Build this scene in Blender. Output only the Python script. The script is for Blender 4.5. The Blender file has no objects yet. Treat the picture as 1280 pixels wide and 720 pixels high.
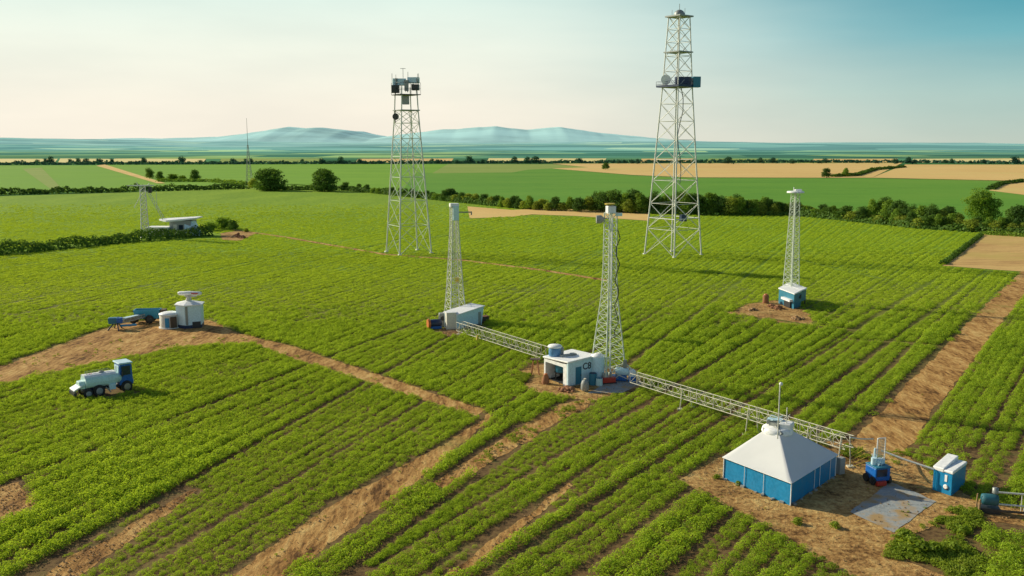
import bpy, bmesh, math, random
import numpy as np
from mathutils import Vector, Matrix, noise
R = math.radians
random.seed(7); rng = np.random.default_rng(7)
scn = bpy.context.scene
COL = scn.collection

# ------------------------------------------------------------------ survey: photograph pixel -> ground point
CH = 25.0; FPX = 1150.0; PT = math.atan(180/1150.0)
cp, sp = math.cos(PT), math.sin(PT)
def W(px, py, z=0.0):
    u = (px-640)/FPX; v = (360-py)/FPX
    d = (u, cp+v*sp, -sp+v*cp); t = (z-CH)/d[2]
    return Vector((t*d[0], t*d[1], z))
def XY(px, py):
    p = W(px, py); return (p.x, p.y)

# ------------------------------------------------------------------ materials
def new_mat(name):
    m = bpy.data.materials.new(name); m.use_nodes = True
    nt = m.node_tree; nt.nodes.clear()
    out = nt.nodes.new('ShaderNodeOutputMaterial')
    return m, nt, out
def N(nt, t, **kw):
    n = nt.nodes.new(t)
    for k, v in kw.items():
        if k in n.inputs.keys(): n.inputs[k].default_value = v
        else: setattr(n, k, v)
    return n
def noise_tex(nt, scale, detail=4, rough=.55, coord='Object', stretch=None, rot=0):
    tc = N(nt, 'ShaderNodeTexCoord'); mp = N(nt, 'ShaderNodeMapping')
    nt.links.new(tc.outputs[coord], mp.inputs['Vector'])
    if stretch: mp.inputs['Scale'].default_value = stretch
    mp.inputs['Rotation'].default_value = (0, 0, rot)
    n = N(nt, 'ShaderNodeTexNoise'); n.inputs['Scale'].default_value = scale
    n.inputs['Detail'].default_value = detail; n.inputs['Roughness'].default_value = rough
    nt.links.new(mp.outputs[0], n.inputs['Vector'])
    return n
def ramp(nt, src, stops):
    r = N(nt, 'ShaderNodeValToRGB'); e = r.color_ramp.elements
    while len(e) < len(stops): e.new(.5)
    for i, (p, c) in enumerate(stops):
        e[i].position = p; e[i].color = (c[0], c[1], c[2], 1) if not isinstance(c, float) else (c, c, c, 1)
    nt.links.new(src, r.inputs[0]); return r
def mixc(nt, f, a, b, mode='MIX'):
    m = N(nt, 'ShaderNodeMixRGB', blend_type=mode)
    for s, i in ((f, 0), (a, 1), (b, 2)):
        if hasattr(s, 'links'): nt.links.new(s, m.inputs[i])
        elif isinstance(s, (int, float)): m.inputs[i].default_value = s if i == 0 else (s, s, s, 1)
        else: m.inputs[i].default_value = (*s, 1)
    return m.outputs[0]
def paint(name, col, rough=.5, dirt=.25, scale=1.2, metal=0.0, dcol=(.18, .14, .09), bump=.0):
    m, nt, out = new_mat(name)
    b = N(nt, 'ShaderNodeBsdfPrincipled'); b.inputs['Roughness'].default_value = rough; b.inputs['Metallic'].default_value = metal
    n1 = noise_tex(nt, scale, 6, .65, stretch=(1, 1, .35)); f = ramp(nt, n1.outputs[0], [(.42, 0.0), (.72, 1.0)])
    mul = N(nt, 'ShaderNodeMath', operation='MULTIPLY'); nt.links.new(f.outputs[0], mul.inputs[0]); mul.inputs[1].default_value = dirt
    n2 = noise_tex(nt, scale*5, 3)
    v = ramp(nt, n2.outputs[0], [(.3, tuple(c*.86 for c in col)), (.7, tuple(min(1, c*1.08) for c in col))])
    c = mixc(nt, mul.outputs[0], v.outputs[0], dcol)
    nt.links.new(c, b.inputs['Base Color'])
    rr = ramp(nt, n2.outputs[0], [(.3, max(.05, rough-.12)), (.7, min(1., rough+.12))]); nt.links.new(rr.outputs[0], b.inputs['Roughness'])
    if bump:
        bp = N(nt, 'ShaderNodeBump'); bp.inputs['Strength'].default_value = bump; bp.inputs['Distance'].default_value = .05
        nt.links.new(n2.outputs[0], bp.inputs['Height']); nt.links.new(bp.outputs[0], b.inputs['Normal'])
    nt.links.new(b.outputs[0], out.inputs[0]); return m
def leaf_mat(name, dark, light, trans=.35, nscale=.25, fine=2.0, yel=None):
    m, nt, out = new_mat(name)
    g = N(nt, 'ShaderNodeNewGeometry'); oi = N(nt, 'ShaderNodeObjectInfo')
    def pn(s, d):
        n = N(nt, 'ShaderNodeTexNoise'); n.inputs['Scale'].default_value = s; n.inputs['Detail'].default_value = d
        nt.links.new(g.outputs['Position'], n.inputs['Vector']); return n
    n1, n2 = pn(nscale, 3), pn(fine, 2)
    a = N(nt, 'ShaderNodeMath', operation='ADD'); nt.links.new(n1.outputs[0], a.inputs[0]); nt.links.new(n2.outputs[0], a.inputs[1])
    b = N(nt, 'ShaderNodeMath', operation='MULTIPLY_ADD'); nt.links.new(oi.outputs['Random'], b.inputs[0]); b.inputs[1].default_value = .7; nt.links.new(a.outputs[0], b.inputs[2])
    d = N(nt, 'ShaderNodeMath', operation='MULTIPLY'); nt.links.new(b.outputs[0], d.inputs[0]); d.inputs[1].default_value = .375
    stops = [(.28, dark), (.66, light)]
    if yel: stops.append((.8, yel))
    r = ramp(nt, d.outputs[0], stops)
    df = N(nt, 'ShaderNodeBsdfDiffuse'); tr = N(nt, 'ShaderNodeBsdfTranslucent'); gl = N(nt, 'ShaderNodeBsdfGlossy'); gl.inputs['Roughness'].default_value = .55
    nt.links.new(r.outputs[0], df.inputs[0])
    tc = mixc(nt, .5, r.outputs[0], (min(.8, light[0]*1.5), min(.8, light[1]*1.35), light[2]*.5)); nt.links.new(tc, tr.inputs[0])
    ms = N(nt, 'ShaderNodeMixShader'); ms.inputs[0].default_value = trans
    nt.links.new(df.outputs[0], ms.inputs[1]); nt.links.new(tr.outputs[0], ms.inputs[2])
    m2 = N(nt, 'ShaderNodeMixShader'); m2.inputs[0].default_value = .008
    nt.links.new(ms.outputs[0], m2.inputs[1]); nt.links.new(gl.outputs[0], m2.inputs[2])
    nt.links.new(m2.outputs[0], out.inputs[0]); return m
def ground_mat(name, cols, scale=.15, fine=3.0, stretch=None, rot=0, bump=.5, bdist=.08, rough=.95, extra=None, extra_scale=.02, extra_lo=.5):
    """patchy ground: cols = ramp colours over coarse+fine noise; extra = second colour in large patches"""
    m, nt, out = new_mat(name)
    b = N(nt, 'ShaderNodeBsdfPrincipled'); b.inputs['Roughness'].default_value = rough; b.inputs['Specular IOR Level'].default_value = .1
    n1 = noise_tex(nt, scale, 7, .62, stretch=stretch, rot=rot); n2 = noise_tex(nt, fine, 6, .65, stretch=stretch, rot=rot)
    a = mixc(nt, .5, n1.outputs[0], n2.outputs[0])
    r = ramp(nt, a, [(.39+.22*i/(len(cols)-1), c) for i, c in enumerate(cols)])
    n4 = noise_tex(nt, fine*2.2, 5, .7); r4 = ramp(nt, n4.outputs[0], [(.34, .62), (.5, 1.0), (.66, 1.14)]); c = mixc(nt, .85 if bdist > .12 else .35, r.outputs[0], r4.outputs[0], 'MULTIPLY')
    if extra:
        n3 = noise_tex(nt, extra_scale, 5, .6); f = ramp(nt, n3.outputs[0], [(extra_lo, 0.0), (extra_lo+.14, 1.0)])
        c = mixc(nt, f.outputs[0], c, extra)
    nt.links.new(c, b.inputs['Base Color'])
    bp = N(nt, 'ShaderNodeBump'); bp.inputs['Strength'].default_value = bump; bp.inputs['Distance'].default_value = bdist
    nt.links.new(n2.outputs[0], bp.inputs['Height']); nt.links.new(bp.outputs[0], b.inputs['Normal'])
    nt.links.new(b.outputs[0], out.inputs[0]); return m

M = {}
M['white'] = paint('white_paint', (.91, .90, .87), .5, .06, .8)
m, nt, out = new_mat('white_canvas')
nz = noise_tex(nt, .8, 4); r = ramp(nt, nz.outputs[0], [(.3, (.88, .87, .84)), (.7, (.92, .91, .88))])
df = N(nt, 'ShaderNodeBsdfDiffuse'); tl = N(nt, 'ShaderNodeBsdfTranslucent'); ms = N(nt, 'ShaderNodeMixShader'); ms.inputs[0].default_value = .22
nt.links.new(r.outputs[0], df.inputs[0]); nt.links.new(r.outputs[0], tl.inputs[0]); nt.links.new(df.outputs[0], ms.inputs[1]); nt.links.new(tl.outputs[0], ms.inputs[2]); nt.links.new(ms.outputs[0], out.inputs[0]); M['canvas'] = m
M['cream'] = paint('cream_panel', (.72, .68, .58), .6, .2)
M['aqua'] = paint('pale_blue_panel', (.62, .81, .87), .5, .08)
M['blue'] = paint('blue_sheet', (.006, .24, .48), .45, .08, .9)
M['teal'] = paint('teal_panel', (.025, .19, .29), .45, .12)
M['mint'] = paint('mint_tank', (.60, .80, .78), .4, .07)
M['deepblue'] = paint('deep_blue_paint', (.010, .13, .46), .35, .1)
M['navy'] = paint('navy_paint', (.01, .03, .09), .5, .2)
M['galv'] = paint('galvanised_steel', (.72, .71, .63), .5, .10, 1.0, .15)
M['galvd'] = paint('weathered_steel', (.30, .32, .30), .5, .3, 1.0, .3)
M['buff'] = paint('buff_painted_steel', (.62, .58, .44), .5, .15, 1.0)
M['pale'] = paint('pale_green_steel', (.66, .72, .58), .5, .10, 1.0)
M['dark'] = paint('dark_metal', (.03, .032, .035), .5, .2)
M['black'] = paint('rubber', (.018, .018, .018), .85, .35, 2.0)
M['interior'] = paint('dark_interior', (.02, .022, .025), .9, .1)
M['glass'] = paint('tinted_glass', (.01, .03, .06), .08, .02)
M['orange'] = paint('orange_plastic', (.62, .17, .03), .5, .25)
M['red'] = paint('red_paint', (.55, .04, .02), .4, .15)
M['yellow'] = paint('yellow_paint', (.70, .50, .05), .5, .15)
M['rust'] = paint('rusty_clay', (.33, .14, .06), .9, .3, bump=.5)
M['brown'] = paint('bark', (.10, .07, .045), .9, .3, bump=.5)
M['grey'] = paint('grey_panel', (.34, .35, .33), .6, .3)
M['ink'] = paint('dark_lettering', (.015, .02, .03), .6, .02)
M['rim'] = paint('wheel_rim', (.38, .33, .22), .5, .3)
M['soil'] = paint('clod_soil', (.42, .25, .11), .95, .4, 3, bump=.8)

LEAF = leaf_mat('crop_leaf', (.165, .285, .026), (.46, .60, .050), .44, .05, .8, yel=(.56, .57, .10))
LEAFF = leaf_mat('crop_leaf_distant', (.28, .425, .030), (.51, .645, .055), .44, .022, .3, yel=(.55, .59, .10))
WEED = leaf_mat('weed_leaf', (.14, .24, .02), (.34, .42, .05), .4, .5, 3, yel=(.55, .45, .10))
TREE = [leaf_mat('foliage_dark', (.030, .080, .020), (.13, .23, .035), .36, .25, .7),
        leaf_mat('foliage_mid', (.050, .120, .018), (.24, .37, .040), .40, .25, .7),
        leaf_mat('foliage_olive', (.090, .150, .020), (.36, .43, .055), .40, .25, .7)]
FARTREE = leaf_mat('foliage_hazed', (.03, .10, .075), (.07, .17, .095), .25, .02, .1)  # blue-green distance haze mixed into the leaf colour

# ------------------------------------------------------------------ mesh builder
class MB:
    def __init__(s): s.v = []; s.f = []; s.sm = []
    def add(s, vs, fs, smooth=False):
        o = len(s.v); s.v += [tuple(p) for p in vs]; s.f += [tuple(i+o for i in f) for f in fs]; s.sm += [smooth]*len(fs); return s
    def poly(s, *pts): return s.add(pts, [tuple(range(len(pts)))])
    def box(s, c, d, rz=0, ry=0):
        x, y, z = (k/2 for k in d); m = Matrix.Rotation(rz, 3, 'Z') @ Matrix.Rotation(ry, 3, 'Y')
        vs = [Vector(c) + m @ Vector((sx*x, sy*y, sz*z)) for sz in (-1, 1) for sx, sy in ((-1, -1), (1, -1), (1, 1), (-1, 1))]
        return s.add(vs, [(3, 2, 1, 0), (4, 5, 6, 7), (0, 1, 5, 4), (1, 2, 6, 5), (2, 3, 7, 6), (3, 0, 4, 7)])
    def prism(s, pts, z0, z1):
        n = len(pts); zz0 = z0 if isinstance(z0, (list, tuple)) else [z0]*n; zz1 = z1 if isinstance(z1, (list, tuple)) else [z1]*n
        vs = [(p[0], p[1], a) for p, a in zip(pts, zz0)] + [(p[0], p[1], a) for p, a in zip(pts, zz1)]
        return s.add(vs, [tuple(range(n))[::-1], tuple(range(n, 2*n))] + [(i, (i+1) % n, n+(i+1) % n, n+i) for i in range(n)])
    def bar(s, p, q, r, r2=None, n=6, smooth=True):
        p, q = Vector(p), Vector(q); d = q-p
        if d.length < 1e-6: return s
        z = d.normalized(); x = z.orthogonal().normalized(); y = z.cross(x); r2 = r if r2 is None else r2
        vs = [p + (x*math.cos(t)+y*math.sin(t))*r for t in (2*math.pi*i/n for i in range(n))] + [q + (x*math.cos(t)+y*math.sin(t))*r2 for t in (2*math.pi*i/n for i in range(n))]
        s.add(vs, [(i, (i+1) % n, n+(i+1) % n, n+i) for i in range(n)], smooth)
        return s.add(vs, [tuple(range(n))[::-1], tuple(range(n, 2*n))])
    def path(s, pts, r, n=6):
        for a, b in zip(pts, pts[1:]): s.bar(a, b, r, n=n)
        return s
    def lathe(s, prof, n=24, o=(0, 0, 0), axis='Z', smooth=True):
        vs = []
        for r, z in prof:
            for i in range(n):
                a = 2*math.pi*i/n; c, d = r*math.cos(a), r*math.sin(a)
                vs.append((o[0]+c, o[1]+d, o[2]+z) if axis == 'Z' else (o[0]+z, o[1]+c, o[2]+d) if axis == 'X' else (o[0]+c, o[1]+z, o[2]+d))
        m = len(prof); fs = [(j*n+i, j*n+(i+1) % n, (j+1)*n+(i+1) % n, (j+1)*n+i) for j in range(m-1) for i in range(n)]
        s.add(vs, fs, smooth)
        return s.add(vs, [tuple(range(n))[::-1], tuple(range((m-1)*n, m*n))])
    def mesh(s, name, mat):
        me = bpy.data.meshes.new(name); me.from_pydata(s.v, [], s.f); me.update()
        me.polygons.foreach_set('use_smooth', s.sm); me.materials.append(mat); return me
    def build(s, name, mat, parent=None, loc=None, label=None, bevel=0):
        me = s.mesh(name, mat)
        bm = bmesh.new(); bm.from_mesh(me); bmesh.ops.recalc_face_normals(bm, faces=bm.faces); bm.to_mesh(me); bm.free()
        o = bpy.data.objects.new(name, me); COL.objects.link(o)
        if parent: o.parent = parent
        if loc is not None: o.location = loc
        if label: o['label'] = label
        if bevel:
            b = o.modifiers.new('bevel', 'BEVEL'); b.width = bevel; b.segments = 2; b.limit_method = 'ANGLE'
        return o
def tag(o, label, cat, group=None, kind=None):
    if label: o['label'] = label
    if cat: o['category'] = cat
    if group: o['group'] = group
    if kind: o['kind'] = kind
    return o
def thing(name, label, cat, loc=(0, 0, 0), rz=0, group=None):
    o = bpy.data.objects.new(name, None); COL.objects.link(o); o.empty_display_size = .2
    o.location = loc; o.rotation_euler = (0, 0, rz); return tag(o, label, cat, group)
def struct(o): o['kind'] = 'structure'; return o
def dup(root, loc, rz=0, sc=(1, 1, 1), label=None, group=None):
    r = root.copy(); COL.objects.link(r); r.location = loc; r.rotation_euler = (0, 0, rz); r.scale = sc
    if label: r['label'] = label
    if group: r['group'] = group
    for ch in list(root.children):
        c = ch.copy(); COL.objects.link(c); c.parent = r
        for g in list(ch.children):
            d = g.copy(); COL.objects.link(d); d.parent = c
    return r
def text_mesh(txt, size, name, mat, parent, M4, bold=.0):
    cu = bpy.data.curves.new(name, 'FONT'); cu.body = txt; cu.size = size; cu.extrude = .006; cu.offset = bold; cu.align_x = 'CENTER'; cu.align_y = 'CENTER'
    t = bpy.data.objects.new(name, cu); me = bpy.data.meshes.new_from_object(t)
    bpy.data.objects.remove(t); me.materials.clear(); me.materials.append(mat)
    o = bpy.data.objects.new(name, me); COL.objects.link(o); o.parent = parent; o.matrix_local = M4; return o
def wall_frame(p, q, t, z, off=.02):
    """matrix whose x runs along the wall p->q, y is up, z points out of the wall (right of p->q)"""
    p, q = Vector((p[0], p[1], 0)), Vector((q[0], q[1], 0)); x = (q-p).normalized(); n = Vector((x.y, -x.x, 0))
    o = p.lerp(q, t)+n*off; o.z = z
    return Matrix(((x.x, 0, n.x, o.x), (x.y, 0, n.y, o.y), (0, 1, 0, o.z), (0, 0, 0, 1)))
def panel(mb, p, q, t0, t1, z0, z1, off=.02, th=.04):
    """flat box lying on the wall p->q between fractions t0..t1"""
    m = wall_frame(p, q, (t0+t1)/2, (z0+z1)/2, off); w = (Vector(q[:2])-Vector(p[:2])).length*(t1-t0)
    vs = [m @ Vector((a*w/2, b*(z1-z0)/2, c*th/2)) for c in (-1, 1) for a, b in ((-1, -1), (1, -1), (1, 1), (-1, 1))]
    mb.add(vs, [(3, 2, 1, 0), (4, 5, 6, 7), (0, 1, 5, 4), (1, 2, 6, 5), (2, 3, 7, 6), (3, 0, 4, 7)]); return mb

# ------------------------------------------------------------------ ground
def sheet(name, pts, z, mat, ragged=0.0, step=None):
    pts = [Vector((p[0], p[1], 0)) for p in pts]
    if ragged:
        out = []
        for a, b in zip(pts, pts[1:]+pts[:1]):
            n = max(1, int((b-a).length/step))
            for i in range(n):
                p = a.lerp(b, i/n)
                k = noise.noise_vector(p*.35)*1.0 + noise.noise_vector(p*1.3)*.6
                p = p + Vector((k.x, k.y, 0))*ragged; out.append(p)
        pts = out
    mb = MB(); mb.poly(*[(p.x, p.y, z) for p in pts])
    me = mb.mesh(name, mat); bm = bmesh.new(); bm.from_mesh(me)
    bmesh.ops.triangulate(bm, faces=bm.faces); bmesh.ops.recalc_face_normals(bm, faces=bm.faces)
    for f in bm.faces:
        if f.normal.z < 0: f.normal_flip()
    bm.to_mesh(me); bm.free()
    o = bpy.data.objects.new(name, me); COL.objects.link(o); return struct(o)

# base land: near soil/green, then patchwork plain, haze painted into its colour with distance
m, nt, out = new_mat('land')
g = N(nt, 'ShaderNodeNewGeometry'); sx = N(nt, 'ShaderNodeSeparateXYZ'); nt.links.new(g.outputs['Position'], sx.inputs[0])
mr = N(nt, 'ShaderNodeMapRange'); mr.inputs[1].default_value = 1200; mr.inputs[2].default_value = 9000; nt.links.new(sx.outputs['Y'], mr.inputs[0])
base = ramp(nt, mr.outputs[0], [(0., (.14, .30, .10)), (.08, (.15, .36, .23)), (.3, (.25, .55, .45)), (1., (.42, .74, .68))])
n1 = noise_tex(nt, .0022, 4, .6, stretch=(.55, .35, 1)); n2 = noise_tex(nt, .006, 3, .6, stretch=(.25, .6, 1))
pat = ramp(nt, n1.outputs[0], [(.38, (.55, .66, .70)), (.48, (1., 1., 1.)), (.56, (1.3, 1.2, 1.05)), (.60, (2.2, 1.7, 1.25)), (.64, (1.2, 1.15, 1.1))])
pat.color_ramp.interpolation = 'LINEAR'
dk = ramp(nt, n2.outputs[0], [(.44, .55), (.54, 1.0)])
vo = N(nt, 'ShaderNodeTexVoronoi'); vm = N(nt, 'ShaderNodeMapping'); vt = N(nt, 'ShaderNodeTexCoord'); nt.links.new(vt.outputs['Object'], vm.inputs[0]); vm.inputs['Scale'].default_value = (.004, .0035, 0); vm.inputs['Rotation'].default_value = (0, 0, .15); nt.links.new(vm.outputs[0], vo.inputs['Vector']); vo.inputs['Scale'].default_value = 1.0
vx = N(nt, 'ShaderNodeSeparateXYZ'); nt.links.new(vo.outputs['Color'], vx.inputs[0]); vr = ramp(nt, vx.outputs['X'], [(0., (.55, .66, .70)), (.35, (.85, .92, .95)), (.58, (1.1, 1.05, .95)), (.78, (1.5, 1.2, .9)), (.90, (2.4, 1.6, 1.0))]); vr.color_ramp.interpolation = 'CONSTANT'
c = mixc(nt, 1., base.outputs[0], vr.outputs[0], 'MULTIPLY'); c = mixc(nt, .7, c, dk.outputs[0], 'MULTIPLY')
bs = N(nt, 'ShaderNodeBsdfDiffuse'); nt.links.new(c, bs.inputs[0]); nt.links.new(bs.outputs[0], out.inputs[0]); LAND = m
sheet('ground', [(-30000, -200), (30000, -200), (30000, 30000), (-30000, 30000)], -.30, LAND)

FIELDSOIL = ground_mat('field_soil', [(.08, .048, .021), (.20, .12, .05), (.21, .17, .05)], .25, 2.5, bump=.8, extra=(.15, .15, .04), extra_scale=.3, extra_lo=.60)
CROPFAR = ground_mat('crop_green', [(.18, .30, .016), (.235, .365, .020), (.29, .415, .026)], .06, .7, stretch=(1.0, .22, 1), rot=R(-20), bump=.9, bdist=.35, extra=(.21, .335, .022), extra_scale=.012)
GREEN1 = ground_mat('pasture_light', [(.17, .34, .025), (.20, .38, .03), (.23, .41, .035)], .02, .3, stretch=(.3, 1, 1), bump=.3, bdist=.1, extra=(.19, .36, .035), extra_scale=.004)
GREEN2 = ground_mat('pasture_deep', [(.11, .27, .028), (.135, .31, .032), (.165, .33, .036)], .02, .3, stretch=(.3, 1, 1), bump=.3, bdist=.1, extra=(.16, .32, .036), extra_scale=.005)
OLIVE = ground_mat('pasture_olive', [(.24, .33, .06), (.28, .36, .075), (.33, .38, .09)], .02, .3, stretch=(.3, 1, 1), bump=.3)
TAN = ground_mat('stubble', [(.68, .44, .15), (.76, .50, .18), (.80, .55, .21)], .02, .4, stretch=(.3, 1, 1), bump=.3, extra=(.72, .52, .18), extra_scale=.006)
TAN2 = ground_mat('ploughed_stubble', [(.46, .26, .10), (.64, .41, .15), (.70, .47, .18)], .05, .6, stretch=(.25, 1, 1), rot=R(10), bump=.5, extra=(.55, .40, .12), extra_scale=.03)
STRAW = ground_mat('pale_straw', [(.70, .60, .20), (.80, .66, .27), (.80, .70, .34)], .004, .05, stretch=(.3, 1, 1), bump=.2)
DIRT = ground_mat('dirt', [(.13, .062, .021), (.38, .195, .060), (.55, .315, .105), (.68, .45, .165)], .45, 2.6, stretch=(1, .26, 1), rot=R(-28), bump=.7, bdist=.14, extra=(.30, .24, .06), extra_scale=.09, extra_lo=.60)
YARD = ground_mat('yard_dirt', [(.15, .075, .026), (.38, .205, .068), (.54, .325, .115), (.66, .45, .17)], .35, 2.4, bump=1., bdist=.14, extra=(.26, .22, .06), extra_scale=.16, extra_lo=.60)
CONC = ground_mat('concrete', [(.26, .28, .28), (.36, .38, .37), (.42, .41, .38)], .5, 4, bump=.2, bdist=.02, extra=(.42, .28, .13), extra_scale=.5, extra_lo=.48)

nt = FIELDSOIL.node_tree; pb = [n for n in nt.nodes if n.type == 'BSDF_PRINCIPLED'][0]; src = pb.inputs['Base Color'].links[0].from_socket
g = N(nt, 'ShaderNodeNewGeometry'); sx = N(nt, 'ShaderNodeSeparateXYZ'); nt.links.new(g.outputs['Position'], sx.inputs[0]); mr = N(nt, 'ShaderNodeMapRange'); mr.inputs[1].default_value = 95; mr.inputs[2].default_value = 185; nt.links.new(sx.outputs['Y'], mr.inputs[0])
gn_ = noise_tex(nt, .3, 5); gr = ramp(nt, gn_.outputs[0], [(.35, (.12, .19, .016)), (.65, (.22, .33, .022))]); nt.links.new(mixc(nt, mr.outputs[0], src, gr.outputs[0]), pb.inputs['Base Color'])
# near crop land: row soil close by, canopy-green further off
sheet('field_soil', [(-140, 20), (140, 20), (230, 215), (-230, 215)], -.004, FIELDSOIL)
HEDGE_PX = [(-160, 250), (0, 245), (310, 236), (430, 236), (560, 250), (650, 260), (810, 267), (1000, 269), (1150, 285), (1280, 293), (1420, 304)]
sheet('crop_field', [(-420, 150)]+[XY(a, b) for a, b in HEDGE_PX]+[(260, 150)], -.06, CROPFAR)
# distant fields
FE = -.14
sheet('field_left_far', [XY(*p) for p in ((-200, 246), (0, 241), (310, 234), (440, 234), (330, 228), (205, 229), (125, 206.5), (-200, 207))], FE, GREEN1)
sheet('field_middle_far', [XY(*p) for p in ((132, 206), (205, 229), (330, 228), (440, 236), (560, 250), (650, 260), (645, 213), (600, 205), (400, 205))], FE, GREEN1)
sheet('field_centre_far', [XY(*p) for p in ((520, 216), (640, 215.5), (660, 212), (690, 210.5), (790, 219), (860, 222), (1015, 222.5), (1090, 222.5), (1280, 227), (1480, 233), (1480, 312), (1280, 293), (1150, 285), (1000, 269), (810, 267), (650, 260), (560, 250), (500, 242))], FE+.03, GREEN2)
sheet('field_olive', [XY(*p) for p in ((560, 205), (690, 205), (735, 209), (690, 210.5), (660, 212), (640, 215.5), (540, 216.5))], FE+.05, OLIVE)
sheet('stubble_field', [XY(*p) for p in ((690, 204.5), (1128, 203.5), (1090, 222), (1015, 222), (860, 221.5), (790, 218.5), (690, 210.5), (735, 209))], FE+.06, TAN)
sheet('stubble_field_right', [XY(*p) for p in ((1132, 205.5), (1480, 206), (1480, 232), (1280, 226), (1090, 222))], FE+.09, TAN)
sheet('stubble_patch', [XY(*p) for p in ((1236, 238), (1262, 228), (1480, 229), (1480, 256), (1285, 244))], FE+.11, TAN)
sheet('stubble_strip', [XY(*p) for p in ((584, 258), (640, 262.5), (690, 260), (730, 257.5), (812, 264.5), (812, 276), (720, 270), (665, 268), (640, 271), (587, 273))], .03, TAN)
sheet('ploughed_field', [XY(*p) for p in ((1178, 332), (1228, 292), (1330, 296), (1420, 306), (1420, 350), (1282, 340))], .03, TAN2, .4, 2)
sheet('far_track', [XY(*p) for p in ((120, 207), (131, 205.5), (207, 229), (196, 229))], FE+.12, TAN)
sheet('field_wedge', [XY(*p) for p in ((28, 211), (52, 209.5), (78, 236), (64, 236.5))], FE+.07, OLIVE)
rs = random.Random(3); x = -260
while x < 1560:
    w = rs.uniform(40, 150); k = rs.random()
    sheet('strip_field', [XY(x, 203), XY(x+w, 203), XY(x+w+4, 197.6+rs.random()), XY(x+3, 197.6+rs.random())], -.12, STRAW if k < .7 else (OLIVE if k < .88 else TAN))
    x += w + rs.choice([2, 4, 20, 45])

# hills and mountains on the horizon, distance haze painted into their colours
def hills(name, Y, prof, depth, col, seed, patch):
    xs = np.linspace(-1000, 2280, 1300); mb = MB(); nr = 12; vs = []
    px = [p[0] for p in prof]; py = [p[1] for p in prof]
    for j in range(nr):
        t = j/(nr-1)
        for xx in xs:
            top = np.interp(xx, px, py); X = (xx-640)/FPX*Y
            h = CH + (180-top)/FPX*Y + noise.fractal(Vector((X*.0009, seed, t)), .9, 2, 7)*Y*.0011
            k = math.sin(min(1, t*1.6)*math.pi/2)
            rg = noise.fractal(Vector((X*.0022, t*2.6+seed, 2)), .8, 2, 6)*.06*math.sin(math.pi*t)
            vs.append((X, Y-depth*(1-t), -2 + (h+2)*max(0, k+rg*(1-t))))
    n = len(xs); mb.add(vs, [(j*n+i, j*n+i+1, (j+1)*n+i+1, (j+1)*n+i) for j in range(nr-1) for i in range(n-1)], True)
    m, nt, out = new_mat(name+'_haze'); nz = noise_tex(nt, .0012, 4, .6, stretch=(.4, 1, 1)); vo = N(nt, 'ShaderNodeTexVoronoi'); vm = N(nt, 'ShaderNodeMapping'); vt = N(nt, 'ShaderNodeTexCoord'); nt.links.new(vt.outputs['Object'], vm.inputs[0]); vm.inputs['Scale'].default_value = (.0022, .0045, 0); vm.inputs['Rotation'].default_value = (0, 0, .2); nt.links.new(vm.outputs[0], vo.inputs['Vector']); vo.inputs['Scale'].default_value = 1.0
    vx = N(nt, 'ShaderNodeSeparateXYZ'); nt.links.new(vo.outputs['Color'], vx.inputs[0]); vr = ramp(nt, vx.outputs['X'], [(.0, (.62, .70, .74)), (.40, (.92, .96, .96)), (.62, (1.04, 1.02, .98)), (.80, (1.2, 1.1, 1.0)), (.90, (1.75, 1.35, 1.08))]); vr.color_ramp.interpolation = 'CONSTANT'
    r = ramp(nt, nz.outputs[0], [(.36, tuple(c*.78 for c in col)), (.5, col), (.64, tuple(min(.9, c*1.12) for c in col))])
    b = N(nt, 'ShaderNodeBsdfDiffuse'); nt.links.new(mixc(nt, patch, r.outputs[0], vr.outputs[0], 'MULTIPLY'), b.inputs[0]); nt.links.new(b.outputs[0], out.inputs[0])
    return struct(mb.build(name, m))
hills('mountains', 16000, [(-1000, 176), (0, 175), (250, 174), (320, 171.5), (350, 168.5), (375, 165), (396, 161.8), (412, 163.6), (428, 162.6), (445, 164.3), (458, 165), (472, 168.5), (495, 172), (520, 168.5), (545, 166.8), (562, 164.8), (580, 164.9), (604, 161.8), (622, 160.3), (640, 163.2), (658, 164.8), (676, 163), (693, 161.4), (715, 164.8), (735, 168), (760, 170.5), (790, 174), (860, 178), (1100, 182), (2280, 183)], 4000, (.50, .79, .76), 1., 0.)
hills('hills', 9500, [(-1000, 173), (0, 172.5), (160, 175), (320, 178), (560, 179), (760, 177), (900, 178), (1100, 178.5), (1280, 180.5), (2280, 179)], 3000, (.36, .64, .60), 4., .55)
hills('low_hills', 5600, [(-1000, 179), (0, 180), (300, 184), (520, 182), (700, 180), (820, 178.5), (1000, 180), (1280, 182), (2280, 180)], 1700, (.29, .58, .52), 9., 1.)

# tracks and yards near the rigs
TRK = {}
TRK['track_left'] = [(-120, 505), (0, 458), (60, 436), (130, 411), (150, 404), (195, 398), (262, 400), (300, 417), (370, 434), (450, 461), (540, 490), (606, 513), (596, 520), (520, 497), (440, 471), (370, 450), (318, 431), (270, 431), (215, 435), (130, 452), (60, 466), (0, 481), (-120, 520)]
TRK['track_row'] = [(270, 728), (330, 690), (400, 640), (470, 600), (546, 560), (602, 524), (612, 517), (618, 522), (560, 567), (524, 602), (455, 650), (400, 688), (345, 728)]
TRK['track_narrow'] = [(40, 728), (100, 690), (150, 665), (195, 637), (240, 610), (249, 612), (205, 645), (150, 684), (85, 728)]
TRK['track_rig'] = [(540, 605), (600, 566), (655, 530), (700, 505), (742, 497), (734, 508), (680, 538), (610, 582), (552, 612)]
TRK['track_slim'] = [(548, 728), (630, 664), (711, 603), (716, 607), (640, 670), (566, 728)]
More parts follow.
